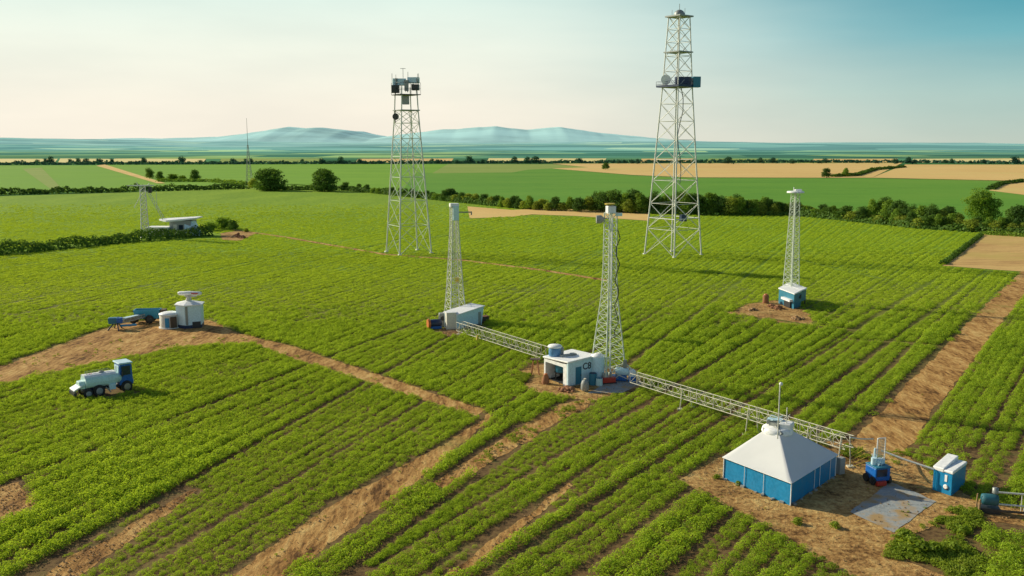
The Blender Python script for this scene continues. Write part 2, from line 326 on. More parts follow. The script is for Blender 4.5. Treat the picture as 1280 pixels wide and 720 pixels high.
TRK['track_stub'] = [(-60, 622), (0, 607), (28, 602), (44, 632), (10, 647), (-60, 670)]
TRK['rig_yard'] = [(643, 470), (662, 457), (690, 452), (740, 462), (790, 468), (800, 484), (770, 493), (738, 502), (700, 496), (660, 489)]
TRK['road_right'] = [(1065, 566), (1075, 540), (1130, 483), (1182, 432), (1230, 384), (1276, 340), (1330, 322), (1330, 336), (1283, 366), (1240, 418), (1206, 464), (1165, 516), (1128, 572), (1100, 578)]
TRK['tent_yard'] = [(848, 600), (885, 580), (930, 560), (1000, 555), (1060, 548), (1130, 566), (1160, 590), (1225, 628), (1290, 640), (1400, 665), (1400, 690), (1290, 660), (1220, 650), (1170, 655), (1130, 672), (1105, 690), (1200, 728), (1068, 728), (985, 672), (925, 640), (880, 620)]
TRK['hut_patch'] = [(908, 392), (935, 380), (970, 375), (1000, 384), (1013, 394), (1018, 408), (985, 406), (945, 396)]
TRK['mast_patch'] = [(548, 413), (560, 409), (578, 412), (572, 421), (556, 421)]
TRK['hedge_patch'] = [(275, 292), (298, 288), (322, 291), (300, 301), (278, 300)]
for i, (k, v) in enumerate(TRK.items()):
    big = k in ('hedge_patch',)
    sheet('dirt_yard' if 'yard' in k or 'patch' in k else 'dirt_track', [XY(*p) for p in v], round(.002+.0015*i, 5), YARD if 'yard' in k or 'patch' in k else DIRT, .42, .5)
for k, v in enumerate((((1064, 640), (1117, 667), (1168, 627), (1113, 602)), ((735, 492), (778, 492), (805, 478), (770, 470)))):
    sheet('concrete_slab', [XY(*p) for p in v], .034+.003*k, CONC, .16, .35)

# ------------------------------------------------------------------ crop rows (uncountable plants: one object per plot)
def leafy(n, rad, h, ls, seed, flat=.35):
    r = random.Random(seed); mb = MB()
    for i in range(n):
        a = r.uniform(0, 6.283); q = math.sqrt(r.random()); x, y = rad*q*math.cos(a), rad*q*math.sin(a)
        z = h*(1-.55*q*q)*r.uniform(.45, 1.05)
        nrm = Vector((math.cos(a)*q*.9+r.gauss(0, flat), math.sin(a)*q*.9+r.gauss(0, flat), 1)).normalized()
        t = nrm.orthogonal().normalized(); t.rotate(Matrix.Rotation(r.uniform(0, 6.283), 3, nrm)); b = nrm.cross(t)
        L = ls*r.uniform(.7, 1.3); w = L*r.uniform(.32, .5); c = Vector((x, y, z))
        mb.add([c-t*L*.5, c+b*w*.5+nrm*.015, c+t*L*.5-nrm*L*.15, c-b*w*.5+nrm*.015], [(0, 1, 2, 3)])
    return mb
plants = bpy.data.collections.new('plant_library')
for i in range(5):
    o = bpy.data.objects.new('plant_%02d' % i, leafy(80, .46, .42, .135, 10+i, .40).mesh('plant', LEAF)); plants.objects.link(o)
for i in range(3):
    o = bpy.data.objects.new('plant_%02d' % (5+i), leafy(54, .64, .22, .23, 30+i, .26).mesh('plant', LEAFF)); plants.objects.link(o)
for i in range(2):
    o = bpy.data.objects.new('plant_%02d' % (8+i), leafy(40, .35, .45, .22, 50+i, .6).mesh('plant', WEED)); plants.objects.link(o)
for i in range(3):
    mb = MB(); r = random.Random(70+i)
    mb.lathe([(.5, -.2), (r.uniform(.8, 1.), .1), (r.uniform(.6, .9), .5), (.25, .75)], 5+i, smooth=False)
    plants.objects.link(bpy.data.objects.new('plant_%02d' % (10+i), mb.mesh('clod', M['soil'])))
gn = bpy.data.node_groups.new('scatter', 'GeometryNodeTree')
gn.interface.new_socket('Geometry', in_out='INPUT', socket_type='NodeSocketGeometry'); gn.interface.new_socket('Geometry', in_out='OUTPUT', socket_type='NodeSocketGeometry')
gi, go = gn.nodes.new('NodeGroupInput'), gn.nodes.new('NodeGroupOutput')
ci = gn.nodes.new('GeometryNodeCollectionInfo'); ci.inputs[0].default_value = plants; ci.inputs[1].default_value = True; ci.inputs[2].default_value = True
ip = gn.nodes.new('GeometryNodeInstanceOnPoints'); ip.inputs['Pick Instance'].default_value = True
def nattr(name, t):
    a = gn.nodes.new('GeometryNodeInputNamedAttribute'); a.data_type = t; a.inputs[0].default_value = name; return a.outputs[0]
gn.links.new(gi.outputs[0], ip.inputs['Points']); gn.links.new(ci.outputs[0], ip.inputs['Instance'])
gn.links.new(nattr('variant', 'INT'), ip.inputs['Instance Index']); gn.links.new(nattr('rot', 'FLOAT_VECTOR'), ip.inputs['Rotation']); gn.links.new(nattr('scl', 'FLOAT_VECTOR'), ip.inputs['Scale'])
gn.links.new(ip.outputs[0], go.inputs[0])
def scatter(name, label, cat, P, var, rot, scl):
    me = bpy.data.meshes.new(name); n = len(P); me.vertices.add(n); me.vertices.foreach_set('co', P.astype(np.float32).ravel())
    for nm, t, d, k in (('variant', 'INT', var.astype(np.int32), 'value'), ('rot', 'FLOAT_VECTOR', rot.astype(np.float32).ravel(), 'vector'), ('scl', 'FLOAT_VECTOR', scl.astype(np.float32).ravel(), 'vector')):
        me.attributes.new(nm, t, 'POINT').data.foreach_set(k, d)
    o = bpy.data.objects.new(name, me); COL.objects.link(o); md = o.modifiers.new('scatter', 'NODES'); md.node_group = gn
    return tag(o, label, cat, kind='stuff')
def inpoly(X, Y, poly):
    r = np.zeros(X.shape, bool); n = len(poly)
    for i in range(n):
        (x1, y1), (x2, y2) = poly[i], poly[(i+1) % n]
        if y1 == y2: continue
        c = ((y1 > Y) != (y2 > Y)) & (X < (x2-x1)*(Y-y1)/(y2-y1)+x1); r ^= c
    return r
def snoise(X, Y, f, s):
    return (np.sin(X*f+s)+np.sin(Y*f*1.13+s*2.1)+np.sin((X+Y)*f*.71+s*.7)+np.sin((X-Y*.6)*f*1.9+s*1.7))/4
KEY = [((70, 407), (210, 372)), ((0, 611), (323, 483)), ((31, 720), (440, 490)), ((168, 717), (440, 556)), ((292, 712), (606, 521)), ((441, 714), (726, 500)),
       ((459, 714), (981, 402)), ((538, 714), (1014, 409)), ((565, 719), (880, 526)), ((609, 719), (1069, 415)), ((725, 717), (1116, 425)), ((836, 719), (1180, 395)), ((882, 719), (1274, 339)),
       ((1013, 719), (1280, 366)), ((1126, 719), (1280, 464)), ((1192, 719), (1280, 550))]
lines = []
for a, b in KEY:
    (x1, y1), (x2, y2) = XY(*a), XY(*b); s = (x2-x1)/(y2-y1); lines.append((x1-s*y1, s))
a0, s0 = lines[0]; a1, s1 = lines[-1]
lines = [(a0-9*i-1.5*(i % 2), s0-.012*i) for i in range(26, 0, -1)] + lines + [(a1+4.2*i, s1+.01*i) for i in range(1, 12)]
EXC = [[XY(*p) for p in v] for v in TRK.values()]
EXC += [[XY(*p) for p in v] for v in (
    [(92, 493), (102, 500), (130, 500), (166, 489), (156, 482), (122, 486), (100, 487)],
    [(898, 600), (985, 642), (1060, 600), (1120, 670), (1165, 640), (1115, 580), (1050, 560), (985, 560)],
    [(584, 258), (640, 262), (730, 257), (812, 264), (812, 277), (720, 271), (660, 269), (587, 274)],
    [(1176, 333), (1228, 291), (1450, 300), (1450, 345), (1282, 342)],
    [(1105, 690), (1130, 672), (1175, 655), (1200, 652), (1225, 700), (1205, 728)], [(1220, 628), (1400, 655), (1400, 690), (1225, 655)],
    [(-60, 318), (90, 305), (182, 297), (215, 289), (262, 290), (290, 297), (182, 302), (90, 311), (0, 320), (-60, 326)],
    [(545, 400), (605, 400), (605, 412), (545, 415)], [(660, 455), (790, 462), (800, 484), (660, 480)])]
# thin field-boundary paths
def strip(pts, w):
    P = [Vector(XY(*p)) for p in pts]; L = []; Rr = []
    for i, p in enumerate(P):
        d = (P[min(i+1, len(P)-1)]-P[max(i-1, 0)]).normalized(); n = Vector((-d.y, d.x)); L.append(tuple(p+n*w)); Rr.append(tuple(p-n*w))
    return L+Rr[::-1]
PATHS = [([(290, 287), (360, 297), (480, 318), (575, 325), (680, 338), (760, 351)], .9), ([(820, 309), (870, 312), (980, 320), (1061, 340), (1110, 350)], .7),
         ([(430, 312), (520, 300), (575, 292)], .5), ([(880, 410), (960, 398), (1020, 408), (1075, 414)], .55), ([(1062, 425), (1120, 428), (1180, 434)], .6)]
for k, (p, w) in enumerate(PATHS):
    q = strip(p, w); EXC.append(q); sheet('field_path', strip(p, w*.9), .024+.002*k, DIRT if k == 0 else FIELDSOIL, .3, 1.0)
hX = np.array([XY(*p)[0] for p in HEDGE_PX]); hY = np.array([XY(*p)[1] for p in HEDGE_PX])
PP, VV, RR, SS = [], [], [], []
for (Y0, Y1, rowsp, step, vs, sc, gap) in ((43, 144, .82, .23, (0, 5), .90, .34), (120, 227, 1.0, .50, (5, 8), .80, .30), (197, 395, 1.25, .75, (5, 8), .85, .30)):
    ym = (Y0+Y1)/2
    for i in range(len(lines)-1):
        (aa, sa), (ab, sb) = lines[i], lines[i+1]; w = (ab+sb*ym-aa-sa*ym)*math.cos(math.atan(sa))
        n = max(1, round(w/rowsp))
        for k in range(n):
            Y = np.arange(Y0, Y1, step)+rng.uniform(0, step); Y = Y+rng.normal(0, .10, Y.shape)
            gj = gap*(1+.6*snoise(Y*0+i*13., Y, .11, 1)); lo, hi = aa+sa*Y+gj, ab+sb*Y-gj; sp_ = (hi-lo)/n
            X = lo+sp_*(k+.5+.16*math.sin(i*5.1+k*2.7))+rng.normal(0, .115*rowsp, Y.shape)+.12*snoise(X=Y*0+i*7+k, Y=Y, f=.35, s=k)
            ok = (hi-lo > .3) & (np.abs(X) < .60*Y+12) & (Y < np.interp(X, hX, hY)-4)
            Xn, Yn = X+.45*snoise(X, Y, 1.1, 3)+.25*snoise(X, Y, 2.9, 1), Y+.55*snoise(X, Y, 1.3, 9)+.3*snoise(X, Y, 3.1, 5)
            for e in EXC:
                if Y0 < 100: ok &= ~(inpoly(Xn-.32, Yn, e) | inpoly(Xn+.32, Yn, e))
                else: ok &= ~inpoly(Xn, Yn, e)
            if Y1 < 300: ok &= rng.random(Y.shape) < np.clip((Y1-Y)/(24 if Y1 < 200 else 30), 0, 1)
            if Y0 > 100: ok &= rng.random(Y.shape) < np.clip((Y-Y0)/(24 if Y0 < 150 else 30), 0, 1)
            if Y0 > 190: ok &= rng.random(Y.shape) < np.clip((395-Y)/150, 0, 1)
            ok &= rng.random(Y.shape) < .99+.9*np.minimum(0, snoise(X, Y, .19, 4)+.42)
            X, Y, spk = X[ok], Y[ok], np.clip(sp_[ok]/rowsp, .55, 1.45); m_ = len(X)
            if not m_: continue
            s = sc*spk*rng.uniform(.72, 1.2, m_)*(1+.22*snoise(X, Y, .21, 2)+.16*snoise(X, Y, .9, 6))
            PP.append(np.stack([X, Y, np.full(m_, -.02)], 1)); VV.append(rng.integers(vs[0], vs[1], m_))
            RR.append(np.stack([rng.normal(0, .12, m_), rng.normal(0, .12, m_), rng.uniform(0, 6.28, m_)], 1)); SS.append(np.stack([s, s, s*rng.uniform(.7, 1.4, m_)], 1))
PP, VV, RR, SS = (np.concatenate(a) for a in (PP, VV, RR, SS))
road = lines[-12-1+0] if False else None
ra, rsl = [(x1, s) for (x1, s) in lines][26+12]; la, lsl = lines[26+4]
isR = PP[:, 0] > ra+1.5+rsl*PP[:, 1]; isL = (~isR) & (PP[:, 0] < la+lsl*PP[:, 1]) & (PP[:, 1] < 118-.0*PP[:, 0]); isN = (~isR) & (~isL) & (PP[:, 1] < 100)
for nm, lab, mask in (('crop_rows', 'leafy green crop rows to the right of the wide dirt road', isR), ('crop_rows', 'leafy green crop beds around the tanker tractor, left foreground', isL),
                      ('crop_rows', 'leafy green crop rows in the central foreground between dirt track and tent', isN), ('crop_rows', 'broad green crop field spreading behind the rigs to the hedge', ~(isR | isL | isN))):
    scatter(nm, lab, 'crop', PP[mask], VV[mask], RR[mask], SS[mask])
print('plants', len(PP))
# weeds on the dirt edges
def weeds(label, polys, n, z=.03, sc=1.0):
    X, Y = [], []
    for poly in polys:
        P = [Vector(XY(*p)) for p in poly]; xs = [p.x for p in P]; ys = [p.y for p in P]
        a = rng.uniform(min(xs), max(xs), n); b = rng.uniform(min(ys), max(ys), n); k = inpoly(a, b, [tuple(p) for p in P]) & (snoise(a, b, .9, 2) > rng.uniform(-.2, .5, n)); X.append(a[k]); Y.append(b[k])
    X, Y = np.concatenate(X), np.concatenate(Y); m_ = len(X); s = sc*rng.uniform(.25, .9, m_)
    scatter('weeds', label, 'weeds', np.stack([X, Y, np.full(m_, z)], 1), rng.integers(8, 10, m_), np.stack([np.zeros(m_), np.zeros(m_), rng.uniform(0, 6.28, m_)], 1), np.stack([s, s, s], 1))
weeds('patchy weeds and grass around the blue tent yard', [[(1110, 690), (1135, 668), (1180, 650), (1228, 655), (1232, 700), (1205, 728)], [(1050, 545), (1165, 575), (1165, 590), (1050, 570)], [(930, 560), (1000, 545), (1050, 556), (960, 572)], [(860, 600), (925, 650), (1080, 728), (1040, 728), (900, 650)], [(1190, 618), (1225, 632), (1225, 650), (1180, 640)]], 900)
weeds('dense low weeds in the shaded corner beside the teal pump', [[(1100, 694), (1128, 668), (1180, 648), (1232, 648), (1240, 700), (1205, 732)]], 3200, .0, .95)
weeds('grass tufts along the rig yard and its track', [[(690, 500), (740, 500), (600, 590), (545, 615)], [(640, 474), (660, 458), (668, 462), (652, 484)], [(778, 484), (800, 478), (900, 512), (1000, 545), (990, 552), (860, 510)]], 1400)
def clods(label, keys, n):
    X, Y = [], []
    for k_ in keys:
        P = [XY(*p) for p in TRK[k_]]; xs = [p[0] for p in P]; ys = [min(p[1], 200) for p in P]
        a = rng.uniform(max(min(xs), -75), min(max(xs), 75), n); b = rng.uniform(min(ys), max(ys), n); q = inpoly(a, b, P); X.append(a[q]); Y.append(b[q])
    X, Y = np.concatenate(X), np.concatenate(Y); m_ = len(X); s = .02+.07*rng.random(m_)**4
    scatter('soil_clods', label, 'soil clods', np.stack([X, Y, np.full(m_, .04)], 1), rng.integers(10, 13, m_), np.stack([np.zeros(m_), np.zeros(m_), rng.uniform(0, 6.28, m_)], 1), np.stack([s, s*rng.uniform(.7, 1.3, m_), s*.8], 1))
clods('loose brown soil clods over the dirt tracks and yards', list(TRK), 2600)
weeds('sparse grass creeping over the dirt tracks', [TRK[k_] for k_ in ('track_row', 'track_rig', 'road_right', 'tent_yard')], 420, .02, .4)
weeds('dry grass on the left dirt track', [[(0, 458), (130, 425), (300, 420), (600, 515), (590, 522), (430, 470), (300, 436), (120, 456), (0, 485)]], 1500, .02, .8)

# ------------------------------------------------------------------ trees and hedges
def crown_mesh(h, w, seed, mat, n=900, ls=.6, base=.08, lobes=9, name='crown'):
    r = random.Random(seed); mb = MB(); cl = []
    for i in range(lobes):
        a = r.uniform(0, 6.283); z = r.uniform(base+.16, .86); rr = w*.5*math.sin(math.pi*min(1, (z*.85+.15)))**.6*r.uniform(.3, .72)
        cl.append((Vector((rr*math.cos(a), rr*math.sin(a), z*h)), w*r.uniform(.18, .30), h*r.uniform(.12, .22)))
    for i in range(7):
        a = i*.9+r.uniform(0, .5); rr = w*r.uniform(.22, .34); cl.append((Vector((rr*math.cos(a), rr*math.sin(a), h*r.uniform(.16, .34))), w*r.uniform(.20, .27), h*r.uniform(.16, .22)))
    cl += [(Vector((0, 0, h*.5)), w*.36, h*.36), (Vector((0, 0, h*.62)), w*.30, h*.36)]*3
    for i in range(n):
        c, rx, rz = cl[r.randrange(len(cl))]
        d = Vector((r.gauss(0, 1), r.gauss(0, 1), r.gauss(0, 1))).normalized(); q = r.uniform(.62, 1.08)
        p = c+Vector((d.x*rx, d.y*rx, d.z*rz))*q
        if p.z < .02*h: p.z = .02*h+r.random()*.2
        nr = (d+Vector((r.gauss(0, .45), r.gauss(0, .45), r.gauss(0, .45)+.15))).normalized(); t = nr.orthogonal().normalized(); t.rotate(Matrix.Rotation(r.uniform(0, 6.28), 3, nr)); b = nr.cross(t)
        L = ls*r.uniform(.6, 1.35); k = L*r.uniform(.5, .8)
        mb.add([p-t*L*.5, p+b*k*.5, p+t*L*.5, p-b*k*.5], [(0, 1, 2, 3)])
    return mb.mesh(name, mat)
def trunk_mb(h, r0, seed):
    r = random.Random(seed); mb = MB(); p = Vector((0, 0, -.1)); q = Vector((r.uniform(-.1, .1), 0, h*.4)); mb.bar(p, q, r0, r0*.7, 7)
    for i in range(5):
        a = r.uniform(0, 6.28); mb.bar(q, q+Vector((math.cos(a)*h*.16, math.sin(a)*h*.16, h*r.uniform(.15, .38))), r0*.5, r0*.15, 5)
    return mb
protos = []
for i, (h, w, mt, n, base) in enumerate(((7, 6, 0, 2600, .05), (7.5, 5.4, 1, 2600, .05), (6, 6.2, 2, 2400, .03), (9, 6.6, 0, 3000, .08), (4.2, 5.5, 2, 1500, .0), (3.6, 5, 1, 1400, .0), (5, 4.6, 0, 1800, .02), (11, 12, 1, 6500, -.05), (8, 9, 0, 5000, -.05))):
    protos.append((h, w, crown_mesh(h, w, 100+i, TREE[mt], n, .50 if i < 7 else .60, base, 9 if i < 7 else 22), trunk_mb(h, .05*h*.5, i).mesh('trunk', M['brown']), mt))
def tree(px, py, hpx, k, label, group=None, wide=1.0, cat='tree', name='tree'):
    p = W(px, py); h, w, cm, tm, mt = protos[k]; d = p.y*cp-(p.z-CH)*sp; s = hpx*d/FPX/h
    t = thing(name, label, cat, p, random.uniform(0, 6.28), group); t.scale = (s*wide, s*wide, s)
    c = bpy.data.objects.new('crown', cm); COL.objects.link(c); c.parent = t
    if cat == 'tree':
        c = bpy.data.objects.new('trunk', tm); COL.objects.link(c); c.parent = t
    return t
hl = lambda x: np.interp(x, [p[0] for p in HEDGE_PX], [p[1] for p in HEDGE_PX])
HG = 'hedgerow trees and bushes behind the crop field'
HT = {0: 'dark green hedgerow tree in the row behind the crop field', 1: 'mid green hedgerow tree in the row behind the crop field', 2: 'olive green hedgerow bush in the row behind the crop field', 3: 'tall dark hedgerow tree in the row behind the crop field', 4: 'low olive hedgerow bush in the row behind the crop field', 5: 'low green hedgerow bush in the row behind the crop field', 6: 'small dark hedgerow tree in the row behind the crop field'}
tr = random.Random(11)
def hrow(x0, x1, dx, hmin, hmax, ks, yo=0):
    x = x0
    while x < x1:
        k = tr.choice(ks); hh = tr.uniform(hmin, hmax)
        b = k in (2, 4, 5); tree(x, hl(x)+yo+tr.uniform(-1.0, .6), hh*1.12*(.75 if b else 1), k, HT[k], HG, tr.uniform(.95, 1.35), 'bush' if b else 'tree', 'bush' if b else 'tree'); x += dx*.72*tr.uniform(.7, 1.3)
hrow(432, 560, 11, 6, 10, (0, 5, 4, 6), 1)
hrow(556, 730, 11, 11, 16, (0, 2, 4, 1, 6), 1)
hrow(735, 800, 10, 20, 27, (3, 1, 0, 2), 0)
hrow(800, 925, 10.5, 20, 29, (3, 0, 1, 1, 2), 0)
hrow(915, 1010, 9, 15, 21, (0, 1, 6, 2), 0)
hrow(930, 1130, 10, 13, 18, (2, 4, 0, 1, 5, 6), 0)
hrow(1120, 1420, 11, 14, 20, (2, 4, 1, 5, 0), 0)
hrow(1090, 1200, 14, 20, 25, (1, 0, 2, 3), -5)
hrow(1265, 1420, 14, 22, 28, (0, 3, 1), -6)
tree(1226, 276, 40, 7, 'largest broad green tree in the hedgerow at right', None, .95)
tree(1105, 272, 26, 0, 'dark round tree rising above the hedgerow right of the slim mast')
tree(337, 238, 27, 8, 'broad dark round tree beside the thin distant mast', None, 1.45)
tree(406, 239, 28, 8, 'round dark tree standing alone at the far hedge, left of the equipment tower', None, 1.05)
tree(318, 236, 14, 2, 'small olive bush at the left foot of the broad dark round tree', None, 1.1, 'bush', 'bush')
for x, y, h, k, lab in ((187, 223, 14, 3, 'pointed tree leftmost of the small group in the far pasture'), (200, 225, 11, 0, 'low round tree second in the small group in the far pasture'), (216, 225, 8, 5, 'squat bush third in the small group in the far pasture'), (244, 226, 14, 0, 'largest round tree of the small group in the far pasture'), (228, 226, 7, 5, 'squat bush between the round trees in the far pasture')):
    tree(x, y, h, k, lab, None, 1.2, 'bush' if k == 5 else 'tree', 'bush' if k == 5 else 'tree')
for x, y, h, k, lab in ((1033, 222, 12, 0, 'left round tree of the pair in the stubble field'), (1057, 220.5, 11, 1, 'right round tree of the pair in the stubble field'), (757, 212, 9, 6, 'single dark small tree at the edge of the long stubble field')):
    tree(x, y, h, k, lab, None, 1.25)
for x, y, h, k, lab in ((291, 288, 14, 6, 'dark bush right of the white farm building by the brown soil'), (279, 286, 15, 5, 'light green bush behind the dark bush near the white farm building'), (263, 288, 11, 5, 'low dark green bush touching the white farm building'), (308, 290, 5, 4, 'small low bush right of the brown soil patch')):
    tree(x, y, h, k, lab, None, 1.1, 'bush', 'bush')
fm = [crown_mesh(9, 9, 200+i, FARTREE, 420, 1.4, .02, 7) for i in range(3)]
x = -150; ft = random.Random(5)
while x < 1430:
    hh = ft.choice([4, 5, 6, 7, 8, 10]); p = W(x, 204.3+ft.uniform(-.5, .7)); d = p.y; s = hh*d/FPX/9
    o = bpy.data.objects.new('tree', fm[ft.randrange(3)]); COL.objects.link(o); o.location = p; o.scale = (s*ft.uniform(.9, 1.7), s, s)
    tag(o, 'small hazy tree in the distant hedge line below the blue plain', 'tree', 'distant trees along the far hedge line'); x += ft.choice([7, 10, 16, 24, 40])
def hedge(pts, wd, ht, label, mat, n_per_m, ls):
    mb = MB(); P = [W(*p) for p in pts]; r = random.Random(len(label)); o0 = P[0].copy()
    for a, b in zip(P, P[1:]):
        L = (b-a).length; t0 = (b-a).normalized(); nn = Vector((-t0.y, t0.x, 0))
        for i in range(int(L*n_per_m)):
            u = r.random(); p0 = a.lerp(b, u); hh = ht*(.75+.5*noise.noise(p0*.13+Vector((3, 3, 0)))+.3*noise.noise(p0*.5))
            ang = r.uniform(0, math.pi); q = r.uniform(.7, 1.05); d = nn*math.cos(ang)+Vector((0, 0, math.sin(ang)))
            p = p0+nn*math.cos(ang)*wd*.5*q+Vector((0, 0, max(.05, math.sin(ang)*hh*q)))-o0
            nr = (d+Vector((r.gauss(0, .4), r.gauss(0, .4), r.gauss(0, .4)))).normalized(); t = nr.orthogonal().normalized(); t.rotate(Matrix.Rotation(r.uniform(0, 6.28), 3, nr)); bb = nr.cross(t); s = ls*r.uniform(.6, 1.3)
            mb.add([p-t*s*.5, p+bb*s*.35, p+t*s*.5, p-bb*s*.35], [(0, 1, 2, 3)])
    o = mb.build('hedge', mat, None, o0); return tag(o, label, 'hedge')
hedge([(-90, 327), (0, 318), (90, 309), (182, 300), (262, 294)], 5.0, 3.3, 'thick dark hedge running left from the white farm building', TREE[0], 95, .6)
hedge([(-140, 248), (0, 243), (150, 239.5), (310, 235.5)], 8, 3.4, 'low dark hedge across the far left, behind the pylon', TREE[0], 22, 1.4)
hedge([(196, 227), (260, 227), (310, 231)], 5, 2.4, 'low hedge trailing right from the small far pasture trees', TREE[1], 18, 1.3)
hedge([(345, 237), (405, 237.5), (440, 238), (560, 251)], 5, 3, 'low hedge joining the two round trees to the tree row', TREE[0], 25, 1.2)
hedge([(560, 251), (650, 260.5), (700, 260), (812, 267), (1000, 269.5), (1150, 285.5), (1290, 294), (1400, 303)], 5, 3.0, 'dense undergrowth hedge along the foot of the tree row', TREE[0], 38, .9)
hedge([(1040, 221), (1070, 219.5), (1092, 212.5), (1130, 209)], 6, 2.5, 'thin dark hedge dividing the two far stubble fields', TREE[0], 12, 1.8)
hedge([(1237, 237), (1250, 230.5), (1278, 227)], 5, 2, 'short dark hedge curving round the small stubble patch', TREE[0], 14, 1.5)
hedge([(1178, 331), (1200, 314), (1226, 294)], 1.6, .9, 'rough grassy bank along the left edge of the ploughed field', TREE[0], 45, .5)
hedge([(1228, 293), (1280, 296), (1340, 300)], 2.4, 1.2, 'low scrub strip along the top of the ploughed field', TREE[1], 45, .6)
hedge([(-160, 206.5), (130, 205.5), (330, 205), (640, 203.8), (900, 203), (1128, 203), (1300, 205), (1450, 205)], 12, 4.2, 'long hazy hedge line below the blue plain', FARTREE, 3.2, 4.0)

# ------------------------------------------------------------------ lattice structures
def lattice(root, base, prof, zs, lr, br, mat, bmat=None, legname='leg', inner=True):
    """base: four local xy corners; prof: [(z, scale, (dx, dy))]; zs: brace levels"""
    bmat = bmat or mat; cx = sum(p[0] for p in base)/4; cy = sum(p[1] for p in base)/4
    pz = [p[0] for p in prof]; ps = [p[1] for p in prof]
    def at(i, z):
        s = np.interp(z, pz, ps); return Vector((cx+(base[i][0]-cx)*s, cy+(base[i][1]-cy)*s, z))
    for i in range(4):
        mb = MB(); pts = [at(i, z) for z in pz]
        for a, b in zip(pts, pts[1:]): mb.bar(a, b, lr*(1 if a.z < pz[-1]*.5 else .8), lr*(1 if b.z < pz[-1]*.5 else .8))
        mb.lathe([(lr*2.4, -.05), (lr*2.4, .25), (lr*1.2, .3)], 8, tuple(pts[0])); mb.build(legname, mat, root)
    for i in range(4):
        j = (i+1) % 4; mb = MB()
        for k, (z0, z1) in enumerate(zip(zs, zs[1:])):
            a0, b0, a1, b1 = at(i, z0), at(j, z0), at(i, z1), at(j, z1)
            mb.bar(a0, b1, br, n=5); mb.bar(b0, a1, br, n=5); mb.bar(a1, b1, br*.9, n=5)
        mb.build('bracing', bmat, root)
    return at
def square(cx, cy, hd, rot):
    return [(cx+hd*math.cos(rot+k*math.pi/2), cy+hd*math.sin(rot+k*math.pi/2)) for k in range(4)]

# tall tower
p = W(841, 318.5); T = thing('lattice_tower', 'tallest pale steel lattice tower with blue box platform rising against the sky', 'lattice tower', p)
S = p.y*cp+CH*sp; S /= FPX; HT_ = 295*S/.988
zs = [HT_*k for k in (0, .11, .215, .31, .395, .475, .55, .62, .685, .75, .81, .865, .915, .965)]
at = lattice(T, square(0, 0, 6.4, R(-97)), [(0, 1), (HT_*.35, .74), (HT_*.70, .50), (HT_*.965, .36)], zs, .17, .062, M['galv'], M['galv'])
def plat(root, z, w, th, mat, rot=R(38), rail=0):
    mb = MB(); mb.box((0, 0, z), (w, w, th), rot); o = mb.build('platform', mat, root)
    if rail:
        mb = MB(); c = [Vector((math.cos(rot+R(45)+k*math.pi/2)*w*.707, math.sin(rot+R(45)+k*math.pi/2)*w*.707, z)) for k in range(4)]
        for a, b in zip(c, c[1:]+c[:1]):
            for t in (0, .5): q = a.lerp(b, t); mb.bar(q, q+Vector((0, 0, rail)), .045, n=4)
            for h in (.5, 1): mb.bar(a+Vector((0, 0, rail*h)), b+Vector((0, 0, rail*h)), .04, n=4)
        mb.build('railing', mat, o)
    return o
plat(T, HT_*.965, 4.4, .3, M['galvd'], R(38), 0); plat(T, HT_*.825, 4.6, .25, M['galvd'], R(38)); plat(T, HT_*.69, 6.6, .45, M['navy'], R(38), 1.0)
MB().lathe([(1.2, 0), (1.2, .5), (.9, 1.0), (.4, 1.3)], 14, (0, 0, HT_*.967)).build('head_dome', M['galvd'], T)
mb = MB(); mb.bar((0, 0, HT_*.985), (0, 0, HT_*1.015), .06); mb.bar((1.2, 0, HT_*.967), (1.2, 0, HT_*.998), .05); mb.bar((-1.6, 0, HT_*.967), (-1.6, 0, HT_*.99), .05); mb.build('antenna', M['galvd'], T)
MB().box((3.9, -1.0, HT_*.706), (1.7, 1.6, 2.3), R(8)).build('equipment_box', M['teal'], T, bevel=.05)
MB().box((1.0, -1.2, HT_*.708), (3.4, 1.6, 2.0), R(4)).build('equipment_box', M['navy'], T, bevel=.05)
mb = MB(); mb.lathe([(1.1, 0), (1.05, .3), (.8, .5), (.25, .62)], 20, (-2.8, -1.4, HT_*.715), 'Y'); mb.build('dish_antenna', M['white'], T)
mb = MB()
for k in range(60): mb.bar((-.25, .2, HT_*.69*k/60), (.25, .2, HT_*.69*k/60), .03, n=4)
mb.bar((-.25, .2, 0), (-.25, .2, HT_*.69), .06, n=4); mb.bar((.25, .2, 0), (.25, .2, HT_*.69), .06, n=4); mb.build('ladder', M['galv'], T)
mb = MB(); pts = [Vector((.9+.5*math.sin(k*1.1), .5*math.cos(k*1.7), HT_*.69*(1-k/14))) for k in range(9)]; mb.path(pts, .09); mb.build('cable', M['dark'], T)
MB().box((2.0, -.6, HT_*.155), (1.4, 1.0, 1.5), R(20)).build('junction_box', M['navy'], T)
at2 = at; mb = MB()
for i in range(4): mb.bar(at(i, HT_*.155), at((i+1) % 4, HT_*.155), .10)
mb.build('ring_beam', M['galv'], T)

